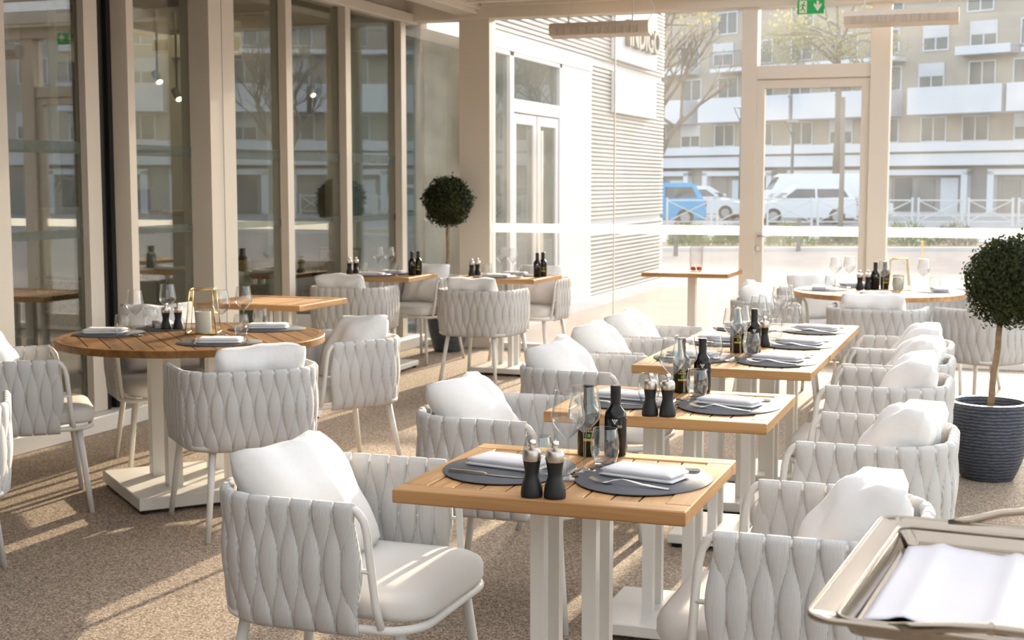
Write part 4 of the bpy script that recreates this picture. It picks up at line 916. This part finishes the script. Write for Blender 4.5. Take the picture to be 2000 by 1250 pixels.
for k in range(56):
    z = 0.06 + 0.0535 * k
    if 0.93 < z < 0.98 or z > 2.96: continue
    obj('cladding_rib', rl, b, T(0, 16.9, z))
for k in range(36): obj('cladding_rib', ru, b, T(0, 11.74, 3.06 + 0.0535 * k))
obj('plinth', MB().cbox(XA - 0.1, XA + 0.06, 13.0, 20.68, -0.12, 0.03, 0.006).mesh('plinth', WHT), b)
obj('shop_back', bx(-6.9, -6.85, 13.3, 15.7, -0.1, 2.9, GREYG), b)
SHG = glass('shop_glass', 0.10, (0.72, 0.80, 0.78), dust=0.10, dust_col=(0.75, 0.80, 0.78))
for y0, y1, z0, z1 in ((11.75, 12.55, 0, 2.88), (12.6, 13.25, 0, 2.88)): obj('pane', bx(XA - 0.38, XA - 0.37, y0, y1, z0, z1, SHG), b)
obj('pane', bx(XA - 0.02, XA - 0.01, 13.3, 13.93, 0.0, 2.80, SHG), b); obj('pane', bx(XA - 0.02, XA - 0.01, 14.02, 15.66, 2.36, 2.80, SHG), b)
for y0, y1, z0, z1 in ((13.22, 13.3, 0, 2.9), (13.93, 14.05, 0, 2.9), (15.62, 15.72, 0, 2.9), (14.05, 15.62, 2.22, 2.36), (13.3, 15.7, 2.80, 2.9)): obj('frame_bar', MB().cbox(XA - 0.05, XA + 0.03, y0, y1, z0, z1, 0.005).mesh('frame_bar', WHT), b)
for y0, y1 in ((14.06, 14.82), (14.86, 15.61)):
    dl = obj('door_leaf', MB().cbox(XA - 0.03, XA + 0.015, y0, y0 + 0.1, 0, 2.21, 0.004).cbox(XA - 0.03, XA + 0.015, y1 - 0.1, y1, 0, 2.21, 0.004).cbox(XA - 0.03, XA + 0.015, y0 + 0.1, y1 - 0.1, 2.1, 2.21, 0.004).cbox(XA - 0.03, XA + 0.015, y0 + 0.1, y1 - 0.1, 0, 0.12, 0.004).mesh('door_leaf', WHT), b)
    obj('pane', bx(XA - 0.01, XA - 0.004, y0 + 0.1, y1 - 0.1, 0.12, 2.1, SHG), dl)
    yh = y1 - 0.05 if y0 < 14.5 else y0 + 0.05
    obj('pull_handle', MB().tube([(XA + 0.05, yh, 0.35), (XA + 0.05, yh, 2.05)], 0.016, 8).mesh('pull_handle', PAINT, True), dl)
t = thing('shop_sign', 'white panel with dark raised letters on the ribbed annex', 'sign', XA + 0.062, 18.86, 3.66)
obj('panel', MB().cbox(-0.03, 0.03, -1.09, 1.09, -0.58, 0.7, 0.005).mesh('panel', WHT), t)
PM = Matrix(((0, 0, 1, 0), (1, 0, 0, 0), (0, 1, 0, 0), (0, 0, 0, 1)))
obj('lettering', text_mesh('INDIGO', 0.47, DARKP, 0.035, bold=True, M=PM), t, T(0.07, 0.18, -0.215))
t = thing('notice_panel', 'blank looking white panel with faint grey lines below the lettered sign', 'sign', XA + 0.062, 18.86, 2.66)
obj('panel', MB().cbox(-0.03, 0.03, -1.07, 1.09, -0.27, 0.27, 0.005).mesh('panel', WHT), t)
m = MB()
for z, L, h in ((0.05, 0.42, 0.035), (-0.06, 0.36, 0.022)):
    y = -L + 0.05
    while y < L: w_ = 0.05 + 0.03 * ((y * 37) % 1); m.box(0.0302, 0.031, y, y + w_, z - h, z + h); y += w_ + 0.03
obj('faint_print', m.mesh('faint_print', GREYP), t)

# ------------------------------------------------------------------ street: square to the camera, so laid out in axes turned by 20 degrees
A20 = radians(20)
def S(xc, yc): return xc * cos(A20) - yc * sin(A20), xc * sin(A20) + yc * cos(A20)
def sthing(name, lab, cat, xc, yc, deg=0, group=None, kind=None, z=-0.1): return thing(name, lab, cat, *S(xc, yc), z, A20 + radians(deg), group, kind)
PLAZA = princ('plaza_concrete', (0.30, 0.262, 0.240), 0.9, spec=0.03, noise=(1.2, (0.35, 0.305, 0.28), 0.3)); ROAD = princ('asphalt', (0.30, 0.30, 0.30), 0.9, noise=(2, (0.36, 0.36, 0.36), 0.3))
KERB = princ('kerb_stone', (0.52, 0.50, 0.48), 0.8); BED = princ('planting_soil', (0.23, 0.17, 0.10), 0.95, noise=(3, (0.36, 0.28, 0.18), 0.2)); PAVE = princ('pavement', (0.58, 0.55, 0.52), 0.85)
def sgm(x0, x1, y0, y1, z0, z1, mat): return MB().box(x0, x1, y0, y1, z0, z1, Matrix.Rotation(A20, 4, 'Z')).mesh('ground', mat)
struct('ground_plaza', sgm(-60, 120, -60, 32.4, -0.3, -0.105, PLAZA), 'pale concrete plaza outside the veranda', cat='ground')
struct('ground_road', sgm(-120, 160, 36.4, 66, -0.3, -0.11, ROAD), 'grey asphalt road beyond the planting strip', cat='road')
struct('ground_pavement', sgm(-120, 160, 66, 110, -0.3, -0.06, PAVE), 'pale pavement before the apartment block', cat='pavement')
struct('planting_bed', sgm(-60, 120, 32.7, 36.1, -0.3, -0.07, BED), 'brown planting strip beside the road', cat='planting bed')
for k, (y0, y1) in enumerate(((32.4, 32.7), (36.1, 36.4))): struct('kerb', sgm(-60, 120, y0, y1, -0.3, -0.02 if k == 0 else -0.04, KERB), ('near', 'far')[k] + ' stone kerb of the planting strip', cat='kerb')
SHR = [princ('shrub_leaf_green', (0.13, 0.22, 0.05), 0.7, transl=0.35), princ('shrub_leaf_grey', (0.20, 0.22, 0.12), 0.7, transl=0.3)]
def shrub(xc, yc, w_, h, lab, seed, mi=0, n=650):
    rnd = random.Random(seed); m = MB()
    for k in range(n):
        a = rnd.uniform(0, 6.28); r = w_ * sqrt(rnd.random()); x, y = r * cos(a), r * sin(a) * 0.6; z = h * (1 - (r / w_) ** 2) ** 0.5 * rnd.random()
        d = Vector((x * 0.6 / w_ + rnd.gauss(0, .4), rnd.gauss(0, .5), 0.9)).normalized(); u = d.orthogonal().normalized(); L = rnd.uniform(0.08, 0.2); p = Vector((x, y, z)); s = rnd.uniform(0.012, 0.03)
        m.add([p - u * s, p + u * s, p + d * L], [(0, 1, 2)])
    t = sthing('shrub', lab, 'shrub', xc, yc, 0, 'shrubs in the planting strip', z=-0.07); obj('foliage', m.mesh('foliage', SHR[mi], fix=False), t, kind='stuff')
    obj('stems', MB().tube([(0, 0, 0), (0.03, 0, h * 0.5)], 0.02, 5).tube([(0.0, 0, 0), (-0.2 * w_, 0, h * 0.5)], 0.02, 5).mesh('stems', BARK), t)
for i, (x, y, w_, h, mi, l) in enumerate(((4.4, 34.6, 0.52, 0.55, 0, 'green shrub beside the ribbed annex'), (5.5, 34.8, 0.5, 0.5, 0, 'green shrub left of the glass door'), (6.9, 34.6, 0.62, 0.55, 0, 'green shrub seen through the left of the door'), (8.2, 34.9, 0.55, 0.35, 1, 'low dry shrub seen through the right of the door'),
                                        (9.75, 34.5, 0.6, 0.6, 0, 'bright green shrub right of the door'), (11.0, 34.7, 0.55, 0.55, 1, 'grey green shrub before the parking fence'), (14.5, 34.7, 1.0, 0.6, 0, 'green shrub outside to the right'), (18.5, 34.7, 1.0, 0.6, 1, 'grey green shrub outside to the far right'))): shrub(x, y, w_, h, l, 60 + i, mi)
BOLM = princ('bollard_paint', (0.12, 0.115, 0.11), 0.6)
for xc, yc, h, l in ((3.54, 30.1, 0.75, 'dark bollard beside the ribbed annex'), (6.64, 32.3, 0.78, 'dark bollard seen through the glass door'), (5.40, 31.0, 0.75, 'dark bollard behind the door frame')):
    t = sthing('bollard', l, 'bollard', xc, yc, 0, 'dark street bollards'); obj('shaft', MB().lathe([(0, 0), (0.055, 0), (0.05, 0.05), (0.045, h * 0.85), (0.0, h * 0.86)], 14).mesh('shaft', BOLM, 40), t); obj('cap', MB().lathe([(0, h * 0.86), (0.05, h * 0.86), (0.052, h * 0.92), (0.03, h * 0.99), (0, h)], 14).mesh('cap', BOLM, 40), t)
t = sthing('wooden_post', 'tall grey brown post seen through the glass door', 'post', 8.82, 37.5); obj('shaft', MB().tube([(0, 0, 0), (0.02, 0, 2), (0, 0, 3.85)], [0.075, 0.065, 0.06], 10).mesh('shaft', princ('post_wood', (0.22, 0.19, 0.16), 0.9), True), t); obj('foot', MB().tube([(0, 0, 0), (0, 0, 0.3)], [0.14, 0.08], 10).mesh('foot', BOLM, True), t)
YEL = princ('yellow_paint', (0.85, 0.55, 0.05), 0.5)
t = sthing('marker_stake', 'small yellow marker stake on the plaza', 'stake', 8.28, 28.1); obj('stake', MB().tube([(0, 0, 0), (0, 0, 0.34)], 0.012, 6).mesh('stake', YEL), t); obj('flag', MB().cbox(-0.022, 0.022, -0.008, 0.008, 0.30, 0.42, 0.004).mesh('flag', YEL), t)
LAMPM = princ('street_lamp_paint', (0.07, 0.085, 0.085), 0.5)
for xc, yc, h, l in ((12.6, 63.0, 4.3, 'dark street lamp with funnel head seen through the door'), (10.2, 62.5, 4.9, 'dark street lamp behind the door frame'), (30, 60, 4.8, 'dark street lamp outside to the right')):
    t = sthing('street_lamp', l, 'street lamp', xc, yc, 0, 'funnel headed street lamps'); obj('pole', MB().tube([(0, 0, 0), (0, 0, h - 0.7)], [0.09, 0.06], 10).mesh('pole', LAMPM, True), t)
    obj('head', MB().lathe([(0, h - 0.72), (0.07, h - 0.7), (0.12, h - 0.45), (0.0, h - 0.44)], 12).mesh('head', LAMPM, 40), t)
    for k in range(4): obj('stay', MB().tube([(0.1 * cos(k * pi / 2), 0.1 * sin(k * pi / 2), h - 0.5), (0.33 * cos(k * pi / 2), 0.33 * sin(k * pi / 2), h)], 0.02, 5).mesh('stay', LAMPM), t)
    obj('hood', MB().lathe([(0, h + 0.06), (0.2, h + 0.05), (0.36, h), (0.0, h - 0.01)], 14).mesh('hood', LAMPM, 40), t)
# crossed railing panels
FEN = princ('railing_paint', (0.55, 0.55, 0.53), 0.5)
fp = [('post', MB().cbox(-0.035, 0.035, -0.035, 0.035, 0, 1.05, 0.01).mesh('post', FEN), T(-0.8, 0, 0)), ('post', MB().cbox(-0.035, 0.035, -0.035, 0.035, 0, 1.05, 0.01).mesh('post', FEN), T(0.8, 0, 0)), ('top_rail', bx(-0.8, 0.8, -0.025, 0.025, 0.93, 0.98, FEN), None), ('bottom_rail', bx(-0.8, 0.8, -0.02, 0.02, 0.16, 0.2, FEN), None),
      ('brace', MB().tube([(-0.77, 0.012, 0.2), (0.77, 0.012, 0.93)], 0.022, 6).mesh('brace', FEN), None), ('brace', MB().tube([(-0.77, -0.012, 0.93), (0.77, -0.012, 0.2)], 0.022, 6).mesh('brace', FEN), None)]
for k in range(22):
    xc = 4.6 + 1.82 * k; t = sthing('railing_panel', 'grey railing panel with crossed braces along the road', 'railing', xc, 50.6, 0, 'crossed railing panels along the road'); inst(fp, t)
# cars
TYRE = princ('tyre', (0.02, 0.02, 0.02), 0.8); HUB = princ('wheel_hub', (0.30, 0.30, 0.31), 0.35, 0.6); CGL = princ('car_glass', (0.03, 0.035, 0.04), 0.06, spec=0.8); HEADL = princ('headlamp', (0.8, 0.82, 0.85), 0.15); TAILL = princ('tail_lamp', (0.5, 0.02, 0.02), 0.25)
def carpaint(n, c): return MATS.get(n) or princ(n, c, 0.25, spec=0.5)
def car(xc, yc, deg, mat, lab, roof=1.5, L=4.0, van=False):
    t = sthing('parked_car', lab, 'car', xc, yc, deg, 'parked cars'); hw = 0.86; h = L / 2
    lower = [(-h, 0.35), (-h + 0.05, 0.22), (h - 0.08, 0.22), (h, 0.36), (h - 0.02, 0.62), (h - 0.12, 0.74), (h - 0.55, 0.84), (h - 1.0, 0.93), (-h + 0.1, 1.0), (-h + 0.02, 0.85)]
    if van: lower = [(-h, 0.35), (-h + 0.05, 0.22), (h - 0.08, 0.22), (h, 0.36), (h - 0.03, 0.75), (h - 0.35, 0.95), (h - 0.8, 1.05), (-h + 0.03, 1.08)]
    m = MB()
    rings = [[(x, s * w_, z) for x, z in lower] for s, w_ in ((-1, hw - 0.06), (-1, hw), (1, hw), (1, hw - 0.06))]
    rings[0] = [(x * 0.985, -hw, (z - 0.6) * 0.9 + 0.6) for x, z in lower]; rings[3] = [(x * 0.985, hw, (z - 0.6) * 0.9 + 0.6) for x, z in lower]
    rings[1] = [(x, -hw + 0.06, z) for x, z in lower]; rings[2] = [(x, hw - 0.06, z) for x, z in lower]
    bd = obj('body', m.loft(rings).mesh('body', mat, 40), t)
    zb = 0.95 if not van else 1.05; f0, f1 = (h - 1.05, h - 1.75) if not van else (h - 0.7, h - 1.25); r0, r1 = (-h + 0.08, -h + 0.45) if not van else (-h + 0.03, -h + 0.1)
    wt = hw - 0.17
    cab = [[(r0, -hw + 0.05, zb), (f0, -hw + 0.05, zb), (f0, hw - 0.05, zb), (r0, hw - 0.05, zb)], [(r1 - 0.05, -wt, roof - 0.08), (f1 + 0.06, -wt, roof - 0.08), (f1 + 0.06, wt, roof - 0.08), (r1 - 0.05, wt, roof - 0.08)], [(r1 + 0.1, -wt + 0.08, roof), (f1 - 0.1, -wt + 0.08, roof), (f1 - 0.1, wt - 0.08, roof), (r1 + 0.1, wt - 0.08, roof)]]
    obj('cabin', MB().loft(cab).mesh('cabin', mat, 40), t)
    for s in (-1, 1):
        def q(x, z):   # a point on the sloping cabin side, a little proud
            k = (z - zb) / (roof - 0.08 - zb); return (x, s * ((hw - 0.05) * (1 - k) + wt * k + 0.006), z)
        zt = roof - 0.15; zl = zb + 0.05
        kx = (zt - zb) / (roof - 0.08 - zb); xf = f0 + (f1 + 0.06 - f0) * kx - 0.1; xr = r0 + (r1 - 0.05 - r0) * kx + 0.12; mid = (f0 + r0) / 2 + 0.05
        for a, b_, c_, d_ in (((mid + 0.04, zl), (f0 - 0.15, zl), (xf, zt), (mid + 0.04, zt)), ((r0 + 0.25, zl + 0.04), (mid - 0.04, zl), (mid - 0.04, zt), (xr + 0.05, zt))):
            if van and a[0] < 0: continue
            obj('side_window', MB().add([q(*a), q(*b_), q(*c_), q(*d_)], [(0, 1, 2, 3)]).mesh('side_window', CGL), t)
        for x in (-h + 0.78, h - 0.80):
            w_ = obj('wheel', MB().tube([(x, s * (hw - 0.2), 0.31), (x, s * (hw + 0.012), 0.31)], 0.31, 22).mesh('wheel', TYRE, 40), t)
            obj('hub', MB().tube([(x, s * (hw + 0.01), 0.31), (x, s * (hw + 0.02), 0.31)], 0.18, 16).mesh('hub', HUB, 40), w_)
        obj('mirror', MB().cbox(f0 - 0.22, f0 - 0.08, s * hw - 0.02 if s > 0 else -hw - 0.12, hw + 0.12 if s > 0 else -hw + 0.02, zb + 0.04, zb + 0.16, 0.02).mesh('mirror', mat), t)
        obj('headlamp', MB().cbox(h - 0.32, h - 0.035, s * 0.62 - 0.14, s * 0.62 + 0.14, 0.60, 0.73, 0.02).mesh('headlamp', HEADL), t)
        obj('tail_lamp', MB().cbox(-h - 0.012, -h + 0.12, s * 0.70 - 0.1, s * 0.70 + 0.1, 0.68, 0.98, 0.02).mesh('tail_lamp', TAILL), t)
    def fr(k, o_): return f0 + (f1 + 0.06 - f0) * k + o_
    obj('windscreen', MB().add([(fr(0.08, 0.008), -hw + 0.16, zb + 0.04), (fr(0.08, 0.008), hw - 0.16, zb + 0.04), (fr(0.92, 0.008), wt - 0.06, roof - 0.13), (fr(0.92, 0.008), -wt + 0.06, roof - 0.13)], [(0, 1, 2, 3)]).mesh('windscreen', CGL), t)
    def rr2(k): return r0 + (r1 - 0.05 - r0) * k - 0.008
    obj('rear_window', MB().add([(rr2(0.2), -hw + 0.2, zb + 0.1), (rr2(0.2), hw - 0.2, zb + 0.1), (rr2(0.9), wt - 0.08, roof - 0.14), (rr2(0.9), -wt + 0.08, roof - 0.14)], [(0, 1, 2, 3)]).mesh('rear_window', CGL), t)
CW_, CBL, CSI, CGR = carpaint('car_white', (0.62, 0.63, 0.65)), carpaint('car_blue', (0.02, 0.30, 0.55)), carpaint('car_silver', (0.55, 0.57, 0.60)), carpaint('car_grey', (0.18, 0.20, 0.22))
car(11.15, 54.0, 180, CW_, 'white hatchback parked beyond the glass door', 1.5, 4.0); car(12.0, 57.2, 180, CW_, 'white van behind the white hatchback', 1.95, 4.7, True)
car(5.25, 52.6, 176, CBL, 'bright blue car half hidden by the ribbed annex', 1.58, 4.0); car(3.2, 56.2, 178, CW_, 'white car behind the blue one', 2.0, 4.4, True)
car(8.2, 61.0, -20, CW_, 'white car nosing out right of the blue one', 1.45, 4.2); car(13.9, 59.4, -6, CW_, 'white car half hidden by the post right of the door', 1.48, 4.3)
car(26, 54, 180, CSI, 'silver car outside to the right', 1.48, 4.2); car(32, 54.2, 0, CGR, 'dark grey car outside to the right', 1.5, 4.2); car(38, 54, 180, CW_, 'white car outside to the far right', 1.5, 4.2)
t = sthing('blue_barrier', 'blue painted barrier at the right edge of the street', 'barrier', 19.2, 50.0); BLP = princ('blue_paint', (0.05, 0.09, 0.36), 0.4)
for x in (-0.3, 0.9): obj('post', MB().cbox(x - 0.05, x + 0.05, -0.05, 0.05, 0, 1.05, 0.01).mesh('post', BLP), t)
obj('top_bar', MB().cbox(-0.35, 0.95, -0.04, 0.04, 1.05, 1.13, 0.01).mesh('top_bar', BLP), t)
# bare trees
TRK = princ('tree_bark', (0.20, 0.16, 0.12), 0.9)
def tree(xc, yc, h, lab, seed, spread=0.5):
    rnd = random.Random(seed); br = MB(); t = sthing('bare_tree', lab, 'tree', xc, yc, 0, 'bare street trees')
    def grow(p, d, L, r, lev):
        e = p + d * L; mid = p + d * L * 0.5 + Vector((rnd.gauss(0, .04), rnd.gauss(0, .04), 0)) * L
        if lev > 0: br.tube([p, mid, e], [r, r * 0.82, r * 0.62], 5 if lev < 3 else 3, False)
        if lev >= 5: return
        for k in range(3 if lev < 4 else 2):
            nd = (d + Vector((rnd.gauss(0, spread), rnd.gauss(0, spread), rnd.uniform(0.0, 0.35)))).normalized()
            grow(p + (e - p) * rnd.uniform(0.6, 1.0) if lev else e, nd, L * rnd.uniform(0.62, 0.85), r * 0.62, lev + 1)
    th = h * 0.3; obj('trunk', MB().tube([(0, 0, 0), (0.05, 0, th * 0.5), (0, 0, th)], [h * 0.022, h * 0.018, h * 0.015], 9).mesh('trunk', TRK, True), t)
    for k in range(4): grow(Vector((0, 0, th * rnd.uniform(0.85, 1.0))), Vector((rnd.gauss(0, .45), rnd.gauss(0, .45), 1)).normalized(), h * 0.24, h * 0.012, 1)
    obj('branches', br.mesh('branches', TRK, True, fix=False), t)
for i, (x, y, h, l) in enumerate(((4.6, 44.5, 8.0, 'bare tree beside the ribbed annex'), (21, 42, 8.0, 'bare tree outside to the right'), (29, 46, 9, 'tall bare tree outside to the right'), (37, 44, 8.5, 'bare tree outside at the far right'))): tree(x, y, h, l, 90 + i)

DRYL = princ('dry_leaf', (0.34, 0.31, 0.15), 0.8, noise=(0.6, (0.22, 0.24, 0.10), 0.2), transl=0.4)
def leafy_tree(xc, yc, h, r, lab, seed, n=2600):
    rnd = random.Random(seed); t = sthing('leafy_tree', lab, 'tree', xc, yc, 0, 'olive leaved trees before the apartments'); zc = h - r * 0.9; m = MB(); br = MB()
    obj('trunk', MB().tube([(0, 0, 0), (0.1, 0, zc * 0.5), (0, 0, zc)], [0.2, 0.16, 0.1], 9).mesh('trunk', TRK, True), t)
    tips = []
    for k in range(22):
        d = Vector((rnd.gauss(0, 1), rnd.gauss(0, 1), rnd.gauss(0.1, .8))).normalized(); e = Vector((0, 0, zc)) + d * r * rnd.uniform(0.6, 1.0); e.z = zc + (e.z - zc) * 0.85
        br.tube([(0, 0, zc - r * 0.55 * rnd.random()), (Vector((0, 0, zc)) + e) * 0.5 + Vector((0, 0, -0.2)), e], [0.06, 0.04, 0.015], 4, False); tips.append(e)
    obj('branches', br.mesh('branches', TRK, True, fix=False), t)
    for k in range(n):
        c = rnd.choice(tips); p = c + Vector((rnd.gauss(0, .35), rnd.gauss(0, .35), rnd.gauss(0, .3))) * r * 0.45; nn = Vector((rnd.gauss(0, 1), rnd.gauss(0, 1), rnd.gauss(0, 1))).normalized(); u = nn.orthogonal().normalized(); w_ = nn.cross(u); q = rnd.uniform(0.05, 0.12)
        m.add([p - u * q, p + w_ * q * 0.6, p + u * q, p - w_ * q * 0.6], [(0, 1, 2, 3)])
    obj('foliage', m.mesh('foliage', DRYL, fix=False), t, kind='stuff')
for i, (x, y, h, r, l) in enumerate(((6.4, 68, 13.0, 3.8, 'olive leaved tree above the blue car'), (15.0, 65, 11.8, 3.4, 'olive leaved tree above the transom pane'), (27, 60, 10, 3.4, 'olive leaved tree outside to the right'))): leafy_tree(x, y, h, r, l, 140 + i)

# ------------------------------------------------------------------ apartment block across the road
APW = princ('apartment_wall', (0.36, 0.315, 0.26), 0.85, noise=(0.5, (0.41, 0.355, 0.29), 0.3)); APG = princ('apartment_base', (0.27, 0.255, 0.24), 0.85); APB = princ('balcony_white', (0.58, 0.585, 0.61), 0.7); WGL = princ('window_glass', (0.10, 0.115, 0.12), 0.08, spec=0.7); RAILM = princ('balcony_rail', (0.16, 0.17, 0.18), 0.6); AWN = princ('shutter', (0.52, 0.53, 0.54), 0.7)
b = sthing('apartment_block', 'beige apartment block with white balcony bands across the road', 'building', 17.35, 80.0, -45, z=-0.1)
S0, S1, HT = -30.0, 56.0, 12.2
obj('walls', bx(S0, S1, 0, 11, 0, HT, APW), b); obj('ground_storey', bx(S0, S1, -0.05, 0.0, 0, 2.5, APG), b); obj('cornice', bx(S0 - 0.2, S1 + 0.2, -0.4, 11.2, HT, HT + 0.3, APB), b)
wf = MB(); W_, H_ = 0.75, 1.35
wfm = MB().box(-W_, W_, -0.06, 0.0, 0, 0.07).box(-W_, W_, -0.06, 0, H_ - 0.07, H_).box(-W_, -W_ + 0.07, -0.06, 0, 0.07, H_ - 0.07).box(W_ - 0.07, W_, -0.06, 0, 0.07, H_ - 0.07).box(-0.035, 0.035, -0.06, 0, 0.07, H_ - 0.07).mesh('window', APB)
wpm = bx(-W_ + 0.07, W_ - 0.07, -0.03, -0.02, 0.07, H_ - 0.07, WGL)
shm = bx(-W_, W_, -0.075, -0.061, H_ * 0.5, H_ + 0.02, AWN)
rnd = random.Random(21); s = S0 + 2.0; k = 0
while s < S1 - 1:
    for z, tall in ((3.75, 0), (6.55, 0), (8.55, 1), (10.4, 2)):
        if z == 10.4 and k % 2: continue
        w_ = obj('window', wfm, b, T(s + rnd.uniform(-0.2, 0.2), 0, z)); obj('pane', wpm, w_)
        if rnd.random() < 0.3: obj('shutter', shm, w_)
    s += 2.7; k += 1
def balcony(x0, x1, z0, z1, dep, rail=False):
    bl = obj('balcony', MB().box(x0, x1, -dep, 0, z0, z0 + 0.22).mesh('balcony', APB), b)
    if rail:
        m = MB(); m.box(x0, x1, -dep, -dep + 0.04, z1 - 0.05, z1)
        q = x0
        while q < x1: m.box(q, q + 0.03, -dep, -dep + 0.03, z0 + 0.22, z1 - 0.05); q += 0.16
        obj('railing', m.mesh('railing', RAILM), bl)
    else:
        obj('parapet', MB().box(x0, x1, -dep, -dep + 0.12, z0 + 0.22, z1).box(x0, x0 + 0.12, -dep + 0.12, 0, z0 + 0.22, z1).box(x1 - 0.12, x1, -dep + 0.12, 0, z0 + 0.22, z1).mesh('parapet', APB), bl)
obj('band', bx(S0, S1, -0.8, -0.05, 2.5, 3.12, APB), b); obj('band', bx(S0, S1, -1.0, 0.0, 3.24, 3.72, APB), b); obj('band', bx(S0, S1, -0.7, 0.0, 3.12, 3.24, APG), b)
x = -13.6; k = 0
while x < S1 - 6:
    L = (5.2, 6.4, 5.8)[k % 3]
    balcony(x, x + L, 5.15, 6.55, 1.8)
    if k % 3 != 0: balcony(x + 0.4, x + L + 0.2, 8.1, 9.3, 1.2, True)
    else: balcony(x + 2.2, x + L, 8.15, 8.6, 1.0)
    x += L + (0.25 if k % 2 else 1.3); k += 1
x = -26.0; k = 0
OPN = princ('shop_dark', (0.20, 0.185, 0.17), 0.5)
while x < S1 - 5:
    obj('portal', MB().box(x, x + 0.35, -0.5, -0.05, 0, 2.2).box(x + 4.65, x + 5.0, -0.5, -0.05, 0, 2.2).box(x, x + 5.0, -0.5, -0.05, 2.0, 2.3).mesh('portal', APB), b)
    for q in range(3): obj('shop_opening', MB().cbox(x + 0.6 + 1.35 * q, x + 1.6 + 1.35 * q, -0.09, -0.05, 0.0, 1.75 + 0.1 * ((k + q) % 2), 0.01).mesh('shop_opening', (OPN, AWN, WGL)[(k + q) % 3]), b)
    x += 6.1; k += 1
# wooded hill behind
HILL = princ('hill_scrub', (0.26, 0.25, 0.14), 0.95, noise=(0.09, (0.46, 0.40, 0.27), 0.12)); m = MB(); rnd = random.Random(4); nx, ny = 90, 16; v = []; f = []
for i in range(nx + 1):
    for j in range(ny + 1):
        xc = -160 + 420 * i / nx; yc = 105 + 150 * j / ny; z = 26 * sin(pi / 2 * min(1, (j / ny) * 1.05)) * (0.85 + 0.15 * sin(i * 0.31)) * (1.0 if xc < 40 else max(0.72, 1 - (xc - 40) / 200)) + rnd.uniform(-1, 1) * (1.4 if j else 0)
        v.append((*S(xc, yc), z - 0.2 if j else -0.3))
for i in range(nx):
    for j in range(ny): a = i * (ny + 1) + j; f.append((a, a + ny + 1, a + ny + 2, a + 1))
m.v, m.f = v, f; struct('hillside', m.mesh('hillside', HILL, True), 'olive brown wooded hillside behind the apartment block', cat='hill')
